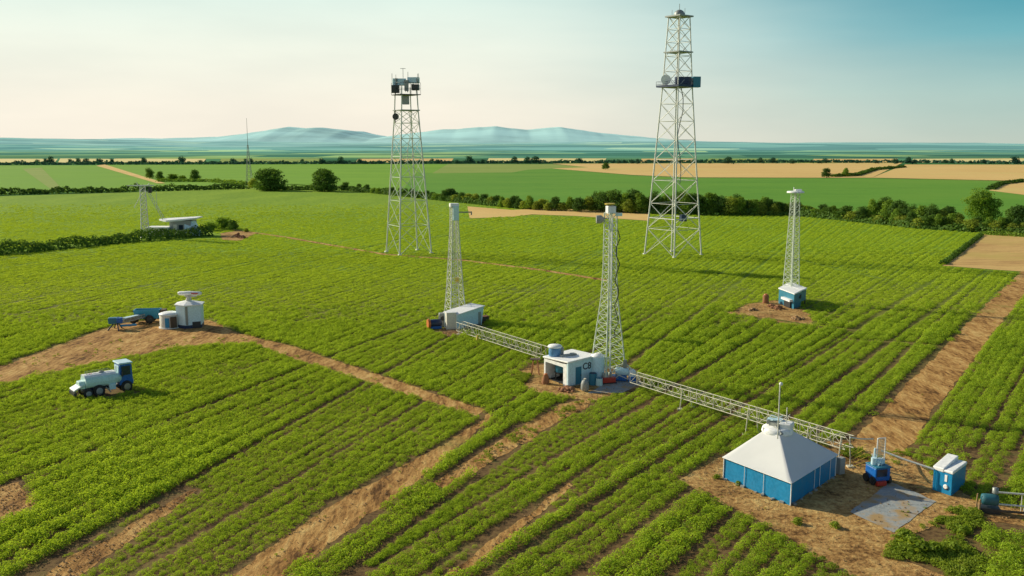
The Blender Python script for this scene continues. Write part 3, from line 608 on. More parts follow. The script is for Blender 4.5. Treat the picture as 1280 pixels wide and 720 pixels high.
# second tower with equipment head
p = W(511, 316); T = thing('lattice_tower', 'shorter lattice tower with cluttered dark equipment head, left of centre', 'lattice tower', p)
S = (p.y*cp+CH*sp)/FPX; h = 216*S/.988
zs = [h*k for k in (0, .16, .30, .43, .545, .645, .73, .80)]
lattice(T, square(0, 0, 5.6, R(-105)), [(0, 1), (h*.35, .79), (h*.80, .51), (h*.93, .46)], zs, .18, .060, M['galv'], M['pale'])
plat(T, h*.80, 4.7, .22, M['galvd'], R(30)); plat(T, h*.885, 5.0, .18, M['dark'], R(30), 2.6)
MB().box((-2.3, -.9, h*.915), (1.8, 1.6, 1.7), R(10)).build('equipment_box', M['dark'], T, bevel=.05)
MB().box((2.2, -.5, h*.925), (1.6, 1.5, 1.3), R(-8)).build('equipment_box', M['dark'], T, bevel=.05)
MB().box((-1.5, .2, h*.955), (3.0, 1.6, 1.5), R(10)).build('equipment_box', M['aqua'], T, bevel=.05)
MB().box((1.7, .3, h*.965), (2.6, 1.2, 1.3), R(-8)).build('equipment_box', M['aqua'], T, bevel=.05)
MB().box((.2, -.6, h*.935), (.9, .8, 2.4)).build('equipment_box', M['galvd'], T, bevel=.05)
MB().box((0, -.8, h*.855), (1.5, 1.1, 1.9)).build('equipment_box', M['galvd'], T, bevel=.05)
mb = MB()
for x, y, a, b in ((-.6, 0, .97, 1.03), (-3.0, -.8, .93, 1.0), (2.9, -.4, .94, 1.0), (.5, 0, .97, 1.01)): mb.bar((x, y, h*a), (x, y, h*b), .06)
mb.bar((-1.2, 0, h*1.028), (.0, 0, h*1.028), .05)
ra = random.Random(21)
for k in range(9): x = ra.uniform(-2.8, 2.8); z = h*ra.uniform(.89, .96); mb.bar((x, -.9, z), (x+ra.uniform(-.3, .3), -.9, z+ra.uniform(.8, 2.2)), .05); mb.box((x, -1.0, z+.5), (.3, .25, ra.uniform(.4, .9)), ra.uniform(0, 2))
mb.build('antenna', M['galvd'], T)
mb = MB(); mb.lathe([(.75, 0), (.7, .3), (.2, .5)], 14, (-2.3, -1.2, h*.765), 'Y'); mb.bar((-2.5, -.6, h*.73), (-2.5, -.6, h*.80), .12); mb.build('loudspeaker', M['dark'], T)
mb = MB(); pts = [Vector((.5+.5*math.sin(k*1.3), .4*math.cos(k), h*.80*(1-k/11))) for k in range(8)]; mb.path(pts, .08); mb.build('cable', M['galv'], T)

def mast(label, px, py, topy, hd, prof, rot, mat, lev=18, lr=.07, br=.026):
    p = W(px, py); T = thing('lattice_mast', label, 'lattice mast', p); S = (p.y*cp+CH*sp)/FPX; h = (py-topy)*S/.99
    zs = [h*k/lev for k in range(lev+1)]
    at = lattice(T, square(0, 0, hd, rot), [(h*a, b) for a, b in prof], zs, lr, br, mat)
    mb = MB()
    for k in range(int(h/.4)): mb.bar((-.16, 0, k*.4), (.16, 0, k*.4), .02, n=4)
    mb.bar((-.16, 0, 0), (-.16, 0, h), .035, n=4); mb.bar((.16, 0, 0), (.16, 0, h), .035, n=4); mb.build('ladder', mat, T)
    return T, h, at
# mast beside the white wedge hut
T, h, at = mast('pale lattice mast standing behind the white wedge-roofed hut, left of centre', 569, 401, 259, 1.75, [(0, 1), (.3, .72), (.82, .38), (1, .36)], R(-110), M['galv'], 16, .08, .028)
MB().box((0, 0, h+.1), (1.25, 1.0, .5), R(15)).build('head_block', M['white'], T, bevel=.05); MB().box((.25, -.3, h-1.0), (.8, .5, 2.0), R(15)).build('head_panel', M['mint'], T)
mb = MB(); mb.bar((.5, 0, h-.9), (2.4, .3, h-.9), .09); mb.bar((2.4, .3, h-1.3), (2.4, .3, h-.8), .1); mb.build('arm', M['galvd'], T)
MB().box((.35, -.2, h*.36), (.5, .4, .7)).build('lamp_box', M['yellow'], T)
# mast beside the central shed
T, h, at = mast('tall pale green lattice mast beside the central white shed', 760, 474, 268, 1.95, [(0, 1), (.2, .80), (.5, .45), (.68, .36), (1, .34)], R(-103), M['pale'], 20, .08, .026)
MB().box((0, 0, h+.3), (.9, .8, .8), R(15)).build('head_block', M['white'], T, bevel=.05); MB().lathe([(.55, 0), (.55, .12)], 14, (-.1, 0, h+.85)).build('cap', M['yellow'], T)
mb = MB(); mb.lathe([(.42, 0), (.45, .5), (.2, .8)], 14, (-1.5, 0, h-.7), 'X'); mb.bar((-.8, 0, h-.6), (0, 0, h-.6), .06); mb.build('loudspeaker', M['grey'], T)
MB().box((.85, 0, h-.2), (.7, .4, .3)).build('lamp_box', M['mint'], T)
mb = MB(); mb.path([Vector((.75+.25*math.sin(k*1.9), -.35, h*(.9-k*.05))) for k in range(14)], .05); mb.build('cable', M['dark'], T)
MB().path([(.1, -.9, h*k/10*.97) if k else (.1, -1.7, 0) for k in range(11)], .07).build('cable_pipe', M['white'], T)
# mast behind the blue hut at right
T, h, at = mast('slim pale lattice mast with flat disc top above the blue hut at right', 988, 377, 243, 1.35, [(0, 1), (.4, .76), (1, .46)], R(-105), M['pale'], 20, .08, .028)
MB().lathe([(1.3, 0), (1.35, .15), (1.2, .28)], 18, (0, 0, h)).build('disc_platform', M['white'], T)
mb = MB(); mb.bar((-.3, 0, h), (-.3, 0, h+.9), .06); mb.box((.4, 0, h+.45), (1.0, .5, .25)); mb.build('antenna', M['white'], T)
# pylon at the far left
p = W(182, 297); T = thing('pylon', 'pale lattice pylon with a flat crossarm beside the white farm building', 'pylon', p); S = (p.y*cp+CH*sp)/FPX; h = 64*S
lattice(T, square(0, 0, 1.5, R(-110)), [(0, 1), (.5*h, .72), (h, .62)], [h*k/11 for k in range(12)], .13, .06, M['galv'])
mb = MB(); mb.box((0, 0, h+.15), (4.6, 1.3, .25), R(4)); mb.bar((-1.2, 0, h+.3), (-1.6, 0, h+1.0), .1); mb.bar((1.5, 0, h+.3), (1.9, 0, h+.8), .1); mb.bar((-4.2, 0, h+.1), (3.2, 0, h+.2), .12); mb.build('crossarm', M['galv'], T)
MB().box((2.1, -.2, h-1.0), (.8, .7, 1.6)).build('equipment_box', M['dark'], T)
mb = MB(); mb.bar((-.4, 0, h*.85), (-2.6, 0, h*.58), .09); mb.build('brace', M['galv'], T)
mb = MB()
a, b = Vector((1.2, 0, h*.92)), Vector((5.2, 0, h*.36))
for k in range(8):
    u, v = a.lerp(b, k/8), a.lerp(b, (k+1)/8); mb.bar(u+Vector((.25, 0, .15)), v+Vector((.25, 0, .15)), .07); mb.bar(u-Vector((.25, 0, .15)), v-Vector((.25, 0, .15)), .07); mb.bar(u+Vector((.25, 0, .15)), v-Vector((.25, 0, .15)), .05)
mb.bar((3.6, 0, h*.9), (3.6, 0, h*.55), .06); mb.build('brace', M['galv'], T)
# thin far mast
p = W(312, 235); T = thing('radio_mast', 'thin distant radio mast beside the broad dark round tree', 'radio mast', p); S = (p.y*cp+CH*sp)/FPX; h = 86*S
for k in range(4):
    a = R(45+90*k); c, s = math.cos(a), math.sin(a); MB().bar((2.4*c, 2.4*s, 0), (.35*c, .35*s, h*.62), .13, .09, 5).build('leg', M['grey'], T)
mb = MB()
for k in range(10):
    z0, z1 = h*.06*k, h*.06*(k+1); r0, r1 = 2.4-2.05*z0/(h*.62), 2.4-2.05*z1/(h*.62)
    for q in range(4):
        a, b = R(45+90*q), R(135+90*q); mb.bar((r0*math.cos(a), r0*math.sin(a), z0), (r1*math.cos(b), r1*math.sin(b), z1), .06, n=4); mb.bar((r0*math.cos(b), r0*math.sin(b), z0), (r0*math.cos(a), r0*math.sin(a), z0), .05, n=4)
mb.build('bracing', M['grey'], T); MB().bar((0, 0, h*.60), (0, 0, h), .16, .09).build('antenna', M['grey'], T)

# ------------------------------------------------------------------ trusses
def truss(label, A, B, w, hgt, n, r, mat, posts=(), sag=0):
    A, B = Vector(A), Vector(B); T = thing('irrigation_truss', label, 'truss', (A.x, A.y, 0)); o = Vector((A.x, A.y, 0)); A, B = A-o, B-o
    d = (B-A); t = Vector((d.x, d.y, 0)).normalized(); s = Vector((-t.y, t.x, 0))
    def q(u, side, up): return A.lerp(B, u)+s*side*w/2+Vector((0, 0, up*hgt+sag*math.sin(math.pi*u)))
    for side, up in ((-1, 0), (1, 0), (-1, 1), (1, 1)): MB().path([q(k/n, side, up) for k in range(n+1)], r*1.35).build('chord', mat, T)
    mb = MB()
    for k in range(n):
        u, v = k/n, (k+1)/n; f = k % 2
        for side in (-1, 1): mb.bar(q(u, side, f), q(v, side, 1-f), r, n=5); mb.bar(q(u, side, 0), q(u, side, 1), r, n=5)
        for up in (0, 1): mb.bar(q(u, -1 if f else 1, up), q(v, 1 if f else -1, up), r*.8, n=5); mb.bar(q(u, -1, up), q(u, 1, up), r, n=5)
    mb.build('bracing', mat, T)
    for u in posts:
        for side in (-1, 1):
            b = q(u, side, 0); mb = MB(); mb.bar((b.x+s.x*side*.25, b.y+s.y*side*.25, 0), q(u, side, 1), r*1.9); mb.box((b.x+s.x*side*.25, b.y+s.y*side*.25, .06), (.5, .5, .12)); mb.build('post', mat, T)
    return T
A = W(575, 416); B = W(680, 452)
truss('pale lattice truss lying low over the crop between wedge hut and central shed', (A.x, A.y, .35), (B.x, B.y, .55), 1.1, 1.15, 15, .028, M['buff'], (.05, .97))
A = W(792, 486); B = W(1060, 588)
truss('long pale irrigation truss running from the central mast past the blue tent', (A.x, A.y, .75), (B.x, B.y, 1.75), .95, .95, 24, .026, M['buff'], (.30, .62, .865, .985))
p = W(573, 418); mb = MB(); mb.lathe([(.28, 0), (.25, .1), (.07, .9)], 10); MB
tag(mb.build('marker_cone', M['yellow'], None, W(597, 427)), 'yellow marker post at the near end of the low truss', 'marker')
# pipes between posts, blue machine and cabin
A = W(1060, 588, 0); mb = MB(); a = Vector((A.x, A.y, 2.65)); c = W(1090, 572, 0); c.z = 1.55
b2 = W(1103, 598); d2 = W(1170, 610)
tag(MB().path([a, a.lerp(c, .5)-Vector((0, 0, .06)), c], .06).build('pipe', M['galv']), 'thin pale pipe sloping from the truss end to the blue machine', 'pipe')
e1 = Vector((b2.x, b2.y+.6, 2.0)); e2 = Vector((d2.x, d2.y+.5, 1.25))
tag(MB().path([e1, e1.lerp(e2, .5)-Vector((0, 0, .05)), e2], .085).build('pipe', M['galv']), 'pale pipe running from the blue machine to the blue cabin', 'pipe')
T = thing('cable_stay', 'slack yellowish stay cables fanning from the truss post to the blue machine', 'cables', W(1062, 590))
o = W(1062, 590); tgt = W(1090, 600)
for k in range(5):
    MB().bar((0, 0, .35+.28*k), Vector((tgt.x-o.x, tgt.y-o.y+1.5, .9+.35*k)), .022, n=4).build('cable', M['yellow'], T)

# ------------------------------------------------------------------ blue tent
Lc, Fc, Rc = W(904.6, 598.5), W(987.3, 632), W(1043.5, 595); Bc = Lc+Rc-Fc; ctr = (Lc+Rc)/2
T = thing('tent', 'big marquee with blue walls and white pyramid canvas roof', 'tent', ctr); loc = [v-ctr for v in (Lc, Fc, Rc, Bc)]; zw = 1.75; za = 3.62
for i in range(4):
    a, b = loc[i], loc[(i+1) % 4]; mb = MB(); m_ = 12; vs = []
    nn = Vector(((b-a).y, -(b-a).x, 0)).normalized()
    for k in range(m_+1):
        for z in (0, .08, .5, 1.0, zw): vs.append(a.lerp(b, k/m_)+nn*(.035*math.sin(k*2.3+z*1.2+i))*(1 if 0 < k < m_ else 0)+Vector((0, 0, z)))
    mb.add(vs, [(k*5+j, (k+1)*5+j, (k+1)*5+j+1, k*5+j+1) for k in range(m_) for j in range(4)], True); wl = mb.build('wall', M['blue'], T)
    mb = MB()
    for u in ((.33, .62) if i == 0 else (.5, .62, .86) if i == 1 else (.4, .7)):
        q = a.lerp(b, u)+nn*.05; mb.bar(q, q+Vector((0, 0, zw)), .022, n=5)
    q = a+nn*.04; mb.bar(q, q+Vector((0, 0, zw)), .04, n=6); mb.build('seam', M['white'], wl)
    mb = MB()
    for k in range(7):
        u = (k+.5)/7+random.uniform(-.04, .04); q = a.lerp(b, u)+nn*random.uniform(.08, .2); s = random.uniform(.10, .2); mb.box((q.x, q.y, s*.4), (s*1.6, s, s*.8), random.uniform(0, 3))
    mb.build('ballast', M['grey'], wl)
mb = MB(); n = 14; K = 10; vs = []; ap = Vector((-.22, .35, 0))
for j in range(K+1):
    t = j/K; z = zw-.02+(za-zw)*(t**1.02); s = 1.035*(1-t)+.245*t
    for i in range(4):
        a, b = loc[i]*s+ap*t, loc[(i+1) % 4]*s+ap*t
        for k in range(n):
            u = k/n; vs.append(a.lerp(b, u)+Vector((0, 0, z-.10*math.sin(math.pi*u)*math.sin(math.pi*min(1, t+.15))*(1-t)+(.05*math.sin(math.pi*u) if j == 0 else 0))))
m_ = 4*n; mb.add(vs, [(j*m_+i, j*m_+(i+1) % m_, (j+1)*m_+(i+1) % m_, (j+1)*m_+i) for j in range(K) for i in range(m_)], True); mb.build('roof', M['canvas'], T)
MB().path([v*1.035+Vector((0, 0, zw-.06)) for v in loc+loc[:1]], .035).build('eave_trim', M['white'], T)
MB().lathe([(1.14, 0), (1.18, .10), (1.12, .34), (.98, .46), (.3, .52)], 24, (ap.x, ap.y, za-.16)).build('roof_cap', M['white'], T)
U = thing('rooftop_unit', 'blue grey machine with white cover sitting on the tent peak', 'machine', ctr+Vector((ap.x, ap.y, za+.26)), R(-28))
MB().prism([(.15, -.45), (1.05, -.45), (1.15, .5), (.2, .6)], 0, .42).build('cover', M['white'], U, bevel=.08)
mb = MB(); mb.box((-.1, -.1, .2), (.9, .55, .3), R(-20)); mb.box((-.6, .1, .3), (.5, .6, .25), R(15)); mb.bar((.0, -.5, .15), (.55, -1.05, -.25), .17, .14, 10); mb.build('motor', M['galvd'], U)
mb = MB(); mb.box((-.25, .2, .5), (1.1, .5, .07), R(10)); mb.path([(-.8, .1, .4), (-.5, .3, .75), (0, .2, .65), (.3, .4, .8)], .035); mb.path([(-.9, .3, .3), (-.3, -.3, .55), (.4, -.2, .5)], .03); mb.build('bracket', M['aqua'], U)
ba = W(972, 548.5, 3.9); L = 62*.064
T = thing('antenna_pole', 'tall thin antenna pole with a small cap rising from the tent peak', 'antenna', ba); MB().bar((0, 0, 0), (0, 0, L+.1), .045).build('pole', M['galv'], T); MB().lathe([(.05, 0), (.13, .06), (.13, .18), (.03, .25)], 10, (.06, 0, L)).build('cap', M['white'], T)
ba = W(982.5, 540, 3.6); T = thing('antenna_pole', 'short forked antenna pole right of the tall one on the tent', 'antenna', ba)
MB().bar((0, 0, 0), (0, 0, 1.9), .04).build('pole', M['galv'], T); MB().bar((-.5, 0, .8), (.25, 0, 1.35), .035).build('fork', M['cream'], T)
ba = W(953, 566, 1.9); T = thing('antenna_pole', 'pale bent antenna pole at the back left of the tent roof', 'antenna', ba)
MB().bar((0, 0, 0), (0, 0, 2.0), .04).build('pole', M['cream'], T); MB().path([(0, 0, 1.7), (.3, 0, 2.0), (.8, 0, 1.75)], .035).build('arm', M['aqua'], T)
q = W(1050, 592); tag(MB().box((0, 0, .65), (.55, .45, 1.3), R(30)).build('cabinet', M['grey'], None, q, bevel=.03), 'grey upright cabinet against the right corner of the tent', 'cabinet')

# ------------------------------------------------------------------ blue machine with mesh panel
q = W(1102, 606); T = thing('field_machine', 'compact blue field machine with red front skid and mesh panel above', 'machine', q, R(14))
MB().box((0, .55, .80), (1.25, 1.3, 1.0)).build('cab', M['deepblue'], T, bevel=.08)
mb = MB(); mb.box((-.1, -.11, .95), (.85, .04, .55)); mb.build('window', M['glass'], T); MB().box((.64, .5, .95), (.03, .8, .5)).build('window', M['glass'], T)
MB().box((-.2, -.18, .2), (.8, .3, .34)).build('skid', M['red'], T, bevel=.04)
mb = MB(); mb.box((0, .5, 1.36), (1.3, 1.35, .1)); mb.build('roof', M['teal'], T, bevel=.03)
mb = MB(); rr = random.Random(4)
for k in range(12):
    a = Vector((rr.uniform(-.5, .6), rr.uniform(.1, 1.0), 1.42)); mb.bar(a, a+Vector((rr.uniform(-.3, .3), rr.uniform(-.3, .3), rr.uniform(.2, .7))), .03)
mb.box((.1, .6, 1.6), (.7, .5, .35), .3); mb.lathe([(.2, 0), (.2, .5)], 10, (-.35, .6, 1.42)); mb.build('pump_gear', M['aqua'], T)
for x in (-.66, .66):
    for y in (.15, .95):
        w = MB().lathe([(.3, -.1), (.32, -.06), (.32, .06), (.3, .1)], 16, (x, y, .32), 'X').build('wheel', M['black'], T)
mb = MB(); fr = [(-.05, .7, 1.4), (-.05, .7, 3.35), (.62, .7, 3.35), (.62, .7, 1.4)]; mb.path(fr+fr[:1], .045); mb.build('panel_frame', M['white'], T)
mb = MB()
for k in range(1, 6): mb.bar((-.05+.67*k/6, .7, 1.4), (-.05+.67*k/6, .7, 3.35), .014, n=4)
for k in range(1, 16): mb.bar((-.05, .7, 1.4+1.95*k/16), (.62, .7, 1.4+1.95*k/16), .014, n=4)
mb.build('mesh_panel', M['galvd'], T)
MB().bar((-.2, .75, 1.4), (-.2, .75, 2.6), .08).build('mast_tube', M['aqua'], T)

# blue cabin
A, B, C_ = W(1165, 612), W(1189, 620.5), W(1206, 607); o = (A+C_)/2; T = thing('cabin', 'small blue cabin with a white split roof right of the concrete slab', 'cabin', o)
a, b, c = A-o, B-o, C_-o; d = a+c-b; hw = 1.75
MB().prism([tuple(v[:2]) for v in (a, b, c, d)], 0, hw).build('body', M['blue'], T, bevel=.05)
e = 1.05; mid1, mid2 = a.lerp(b, .55), d.lerp(c, .55)
MB().prism([tuple((v*e)[:2]) for v in (a, mid1, mid2, d)], hw-.18, [hw+.08, hw+.14, hw+.34, hw+.28]).build('roof', M['white'], T, bevel=.06)
MB().prism([tuple((v*e)[:2]) for v in (mid1, b, c, mid2)], hw-.12, [hw+.05, hw+.12, hw+.10, hw+.06]).build('roof', M['white'], T, bevel=.06)
mb = MB(); panel(mb, a, b, .62, .74, .95, 1.45); mb.build('vent', M['white'], T)
mm = wall_frame(a, b, .70, .58, .03); mb = MB(); mb.lathe([(.17, -.02), (.17, .05), (.12, .06)], 16); g_ = mb.build('gauge', M['white'], T); g_.matrix_local = mm
mb = MB(); panel(mb, a, b, .60, .80, .36, .44, .025); mb.build('latch', M['navy'], T)

# pump at the right edge
q = W(1236, 640); T = thing('pump_unit', 'dark teal pump tank at the head of the pipes on the right edge', 'pump', q, R(-15))
MB().lathe([(.2, -.55), (.36, -.5), (.40, -.3), (.40, .3), (.36, .5), (.2, .55)], 12, (0, 0, .9), 'X').build('tank', paint('faded_teal', (.02, .14, .18), .6, .3), T)
mb = MB(); mb.box((0, 0, .2), (1.3, .8, .4)); mb.build('base', M['dark'], T, bevel=.04); MB().lathe([(.2, 0), (.2, .35), (.1, .4)], 12, (.3, 0, 1.4)).build('valve', M['galvd'], T)
mb = MB(); mb.bar((-.85, -.1, 0), (-.8, -.1, 1.3), .05); mb.bar((-.7, -.4, 0), (-.7, -.4, 1.0), .07); mb.build('stand', M['soil'], T)
for z0, y0, mt, r, lab in ((1.35, .25, 'galv', .07, 'upper grey irrigation pipe leaving the teal pump to the right'), (.62, -.1, 'galv', .07, 'middle grey irrigation pipe leaving the teal pump to the right'), (.28, -.45, 'brown', .09, 'lower brown irrigation pipe leaving the teal pump to the right')):
    mb = MB(); mb.bar((.4, y0, z0), (9, y0-1.6, z0-.05), r, n=8)
    for k in range(1, 5): mb.bar((.4+8.6*k/5, y0-1.6*k/5, 0), (.4+8.6*k/5, y0-1.6*k/5, z0), .035)
    pz = mb.build('irrigation_pipe', M[mt], None, q); pz.rotation_euler = (0, 0, R(-2)); tag(pz, lab, 'pipe')

# ------------------------------------------------------------------ central shed
A, B, C_ = W(680, 473.5), W(710, 484), W(745, 476.5); o = (A+C_)/2; T = thing('shed', 'white roofed pale blue shed with dark open bay in the rig yard', 'shed', o)
a, b, c = A-o, B-o, C_-o; d = a+c-b; hw = 2.45
t2 = lambda v: (v.x, v.y)
ins = lambda v, k: v*k
mb = MB(); n1 = (d-a).normalized()
mb.prism([t2(b), t2(c), t2(c+(d-c)*.06), t2(b+(a-b)*.06)], 0, [hw+.12, hw+.25, hw+.25, hw+.12]); mb.build('wall', M['aqua'], T)
mb = MB(); mb.prism([t2(c+(d-c)*.06), t2(d), t2(d+(a-d)*.04), t2(c+(b-c)*.04+(d-c)*.06)], 0, hw); mb.build('wall', M['aqua'], T)
mb = MB(); mb.prism([t2(d+(a-d)*.04), t2(a), t2(a+(b-a)*.06), t2(d+(c-d)*.06+(a-d)*.04)], 0, hw-.15); mb.build('wall', M['white'], T)
mb = MB(); pA, pB = a.lerp(b, .06), a.lerp(b, .94); mb.prism([t2(a.lerp(b, .80)), t2(pB), t2(pB+(d-a)*.03), t2(a.lerp(b, .80)+(d-a)*.03)], 0, hw-.1); mb.build('pillar', M['white'], T)
mb = MB(); mb.prism([t2(pA), t2(a.lerp(b, .80)), t2(a.lerp(b, .80)+(d-a)*.03), t2(pA+(d-a)*.03)], hw-.5, hw-.15); mb.build('lintel', M['white'], T)
mb = MB(); mb.prism([t2(a.lerp(b, .07)+(d-a)*.5), t2(a.lerp(b, .93)+(d-a)*.5), t2(a.lerp(b, .93)+(d-a)*.53), t2(a.lerp(b, .07)+(d-a)*.53)], 0.02, hw-.2); mb.build('bay_back', M['interior'], T)
mb = MB(); mb.prism([t2(a.lerp(b, .09)+(d-a)*.06), t2(a.lerp(b, .92)+(d-a)*.06), t2(a.lerp(b, .92)+(d-a)*.49), t2(a.lerp(b, .09)+(d-a)*.49)], 0.06, .07); mb.build('bay_floor', M['interior'], T)
e = 1.06; mb = MB(); mb.prism([t2(v*e) for v in (a, b, c, d)], [hw-.12, hw+.10, hw+.27, hw+.10], [hw+.05, hw+.27, hw+.44, hw+.27]); rf = mb.build('roof', M['white'], T, bevel=.05)
mb = MB(); m0 = (a+b+c+d)/4; mb.box((m0.x-.2, m0.y-.2, hw+.38), (1.9, .35, .12), R(25)); mb.box((m0.x+.3, m0.y+.1, hw+.40), (.5, .5, .16), R(25)); mb.build('roof_hatch', M['galvd'], rf)
mb = MB(); panel(mb, b, c, .26, .46, .05, 1.95); dr = mb.build('door', M['teal'], T, label='teal side door'); mb = MB(); panel(mb, b, c, .43, .45, .95, 1.1, .06); mb.build('handle', M['dark'], dr)
text_mesh('C8', 1.0, 'lettering', M['ink'], T, wall_frame(b, c, .66, 1.85, .012), .015)
mb = MB(); panel(mb, b, c, .02, .98, .0, .12, .02, .05); mb.build('plinth', M['galvd'], T)
q = a.lerp(b, .35)+(d-a)*.3+o; U = thing('water_tank', 'blue drum tank under a shelf inside the open shed bay', 'tank', q)
MB().lathe([(.55, .9), (.6, 1.0), (.6, 1.75), (.5, 1.85)], 18).build('tank', M['teal'], U); mb = MB(); mb.box((0, 0, .85), (1.3, 1.0, .1)); [mb.box((x, y, .42), (.09, .09, .82)) for x in (-.55, .55) for y in (-.4, .4)]; mb.build('stand', M['dark'], U)
q = W(693.5, 444.5, 2.6); U = thing('water_tank', 'blue box tank with white lid on the back of the shed roof', 'tank', q, R(10)); U.scale = (.8, .8, .85)
mb = MB(); mb.lathe([(.78, 0), (.82, .1), (.82, 1.05), (.78, 1.1)], 20); mb.build('body', paint('tank_blue', (.10, .26, .48), .4, .1), U); MB().lathe([(.95, 1.1), (.98, 1.2), (.85, 1.36), (.2, 1.45)], 20).build('lid', M['white'], U)
MB().box((.95, .1, .5), (.45, .7, 1.0)).build('side_box', M['grey'], U, bevel=.03)
q = W(747, 477); U = thing('storage_silo', 'pale blue upright round silo with white cap beside the shed door wall', 'silo', q)
MB().lathe([(.72, 0), (.72, 2.75), (.70, 2.8)], 24).build('body', M['aqua'], U); MB().lathe([(.76, 2.8), (.74, 2.9), (.2, 3.12)], 24).build('cap', M['white'], U)
q = W(741, 481); U = thing('barrel', 'dark teal barrel standing in front of the silo', 'barrel', q); MB().lathe([(.40, 0), (.42, .1), (.40, .5), (.42, .9), (.40, 1.25)], 16).build('body', M['teal'], U); MB().lathe([(.38, 1.25), (.38, 1.29)], 16).build('lid', M['navy'], U)
q = W(749, 482); U = thing('barrel', 'lighter blue smaller barrel right of the dark teal barrel', 'barrel', q); MB().lathe([(.34, 0), (.36, .1), (.34, .8)], 16).build('body', M['mint'], U); MB().lathe([(.32, .8), (.32, .84)], 16).build('lid', M['teal'], U)
def sack(label, px, py, mat, sc, seed, name='rubble_pile', cat='rubble', z=0):
    r = random.Random(seed); T = thing(name, label, cat, W(px, py)); mb = MB()
    for k in range(26):
        s = r.uniform(.10, .26)*sc; a = r.uniform(0, 6.28); d_ = r.uniform(0, .8)*sc; vs = []
        c0 = Vector((d_*math.cos(a), d_*math.sin(a), s*.35+max(0, .35*sc-d_*.6)*r.random()))
        mb.lathe([(s*.4, -s*.4), (s*r.uniform(.8, 1.), -s*.1), (s*r.uniform(.7, .95), s*.25), (s*.3, s*.5)], r.choice([5, 6, 7]), tuple(c0), smooth=False)
    mb.build('heap', mat, T); return T
sack('rusty clay heap at the front corner of the shed', 709, 488, M['rust'], 1.3, 1)
q = W(682, 479.5); U = thing('barrel', 'rusty orange barrel at the left front corner of the shed', 'barrel', q); MB().lathe([(.38, 0), (.42, .2), (.34, .6), (.22, 1.0)], 14).build('body', M['rust'], U); MB().lathe([(.2, 1.0), (.14, 1.1)], 12).build('lid', M['orange'], U)
q = W(669, 468); U = thing('timber_trestle', 'brown timber trestle supporting the truss end left of the shed', 'trestle', q)
for x, y in ((-.45, -.3), (.45, -.3), (-.35, .4), (.4, .4)): MB().bar((x, y, 0), (x*.5, y*.5, 1.7), .07, n=5).build('leg', M['rust'], U)
MB().box((0, 0, 1.72), (1.1, .8, .12)).build('top', M['brown'], U)
q = W(731, 489); U = thing('sack', 'grey bulging sack slumped before the shed side wall', 'sack', q); MB().lathe([(.25, 0), (.42, .2), (.40, .8), (.3, 1.1), (.12, 1.2)], 14).build('body', M['grey'], U); MB().lathe([(.13, 1.15), (.09, 1.22), (.16, 1.34)], 10).build('tie', M['cream'], U)
q = W(760, 479); U = thing('engine', 'red engine block at the foot of the central mast', 'engine', q, R(15)); MB().box((0, 0, .4), (1.5, .8, .55)).build('body', M['red'], U, bevel=.06)
mb = MB(); [mb.lathe([(.13, 0), (.13, .5)], 10, (x, 0, .67)) for x in (-.5, -.1, .3)]; mb.build('cylinder', M['grey'], U); MB().box((.0, 0, .06), (1.7, .9, .12)).build('skid', M['dark'], U)
q = W(781, 476); U = thing('pump_unit', 'blue and white pump cluster joining the long truss to the central mast', 'pump', q, R(-12))
MB().box((-.6, 0, .35), (1.6, .9, .5)).build('base', M['deepblue'], U, bevel=.05); MB().lathe([(.4, -.7), (.45, -.5), (.45, .5), (.4, .7)], 16, (-.3, .1, 1.0), 'X').build('tank', M['aqua'], U)
MB().lathe([(.42, 0), (.42, .55), (.2, .75)], 14, (.75, 0, .55)).build('housing', M['white'], U, label='white round pump housing'); MB().box((.8, -.1, .3), (.8, .7, .6)).build('gearbox', M['deepblue'], U, bevel=.05)
mb = MB(); mb.path([(-1.3, 0, .8), (-.8, .2, 1.6), (0, .1, 1.9), (.7, 0, 1.3)], .07); mb.path([(.9, 0, .9), (1.4, -.3, .9), (1.6, -.3, .3)], .07); mb.path([(-1.4, -.3, .2), (-.6, -.5, .7), (.3, -.5, .35)], .05); mb.build('hose', M['galv'], U)
mb = MB(); mb.prism([(-.2, -.1), (.2, -.1), (.1, .2)], 1.2, 2.3); mb.build('fin', M['galvd'], U)

# ------------------------------------------------------------------ wedge hut (behind the first mast)
A, C_ = W(572, 412), W(602, 406); B0 = W(558, 405); o = A.copy(); T = thing('hut', 'white wedge-roofed hut at the foot of the left centre mast', 'hut', o)
a = Vector((0, 0, 0)); c = C_-o; nrm = Vector((-c.y, c.x, 0)).normalized()*2.7; d = a+nrm; e_ = c+nrm
mb = MB(); mb.add([a, c, e_, d, Vector((0, 0, 2.0)), c+c.normalized()*.45+Vector((0, 0, 2.55)), e_+c.normalized()*.45+Vector((0, 0, 2.55)), d+Vector((0, 0, 2.0))], [(3, 2, 1, 0), (0, 1, 5, 4), (1, 2, 6, 5), (2, 3, 7, 6), (3, 0, 4, 7)]); mb.build('wall', M['aqua'], T)
mb = MB(); k = c.normalized(); u = nrm.normalized()
q0, q1, q2, q3 = -k*.12-u*.12+Vector((0, 0, 2.0)), c+k*.6-u*.12+Vector((0, 0, 2.57)), e_+k*.6+u*.12+Vector((0, 0, 2.57)), d-k*.12+u*.12+Vector((0, 0, 2.0)); up = Vector((0, 0, .12))
mb.add([q0, q1, q2, q3, q0+up, q1+up, q2+up, q3+up], [(3, 2, 1, 0), (4, 5, 6, 7), (0, 1, 5, 4), (1, 2, 6, 5), (2, 3, 7, 6), (3, 0, 4, 7)]); mb.build('roof', M['white'], T)
mb = MB(); panel(mb, a, c, .86, .97, .1, 1.9, .03, .04); mb.build('door', M['grey'], T)
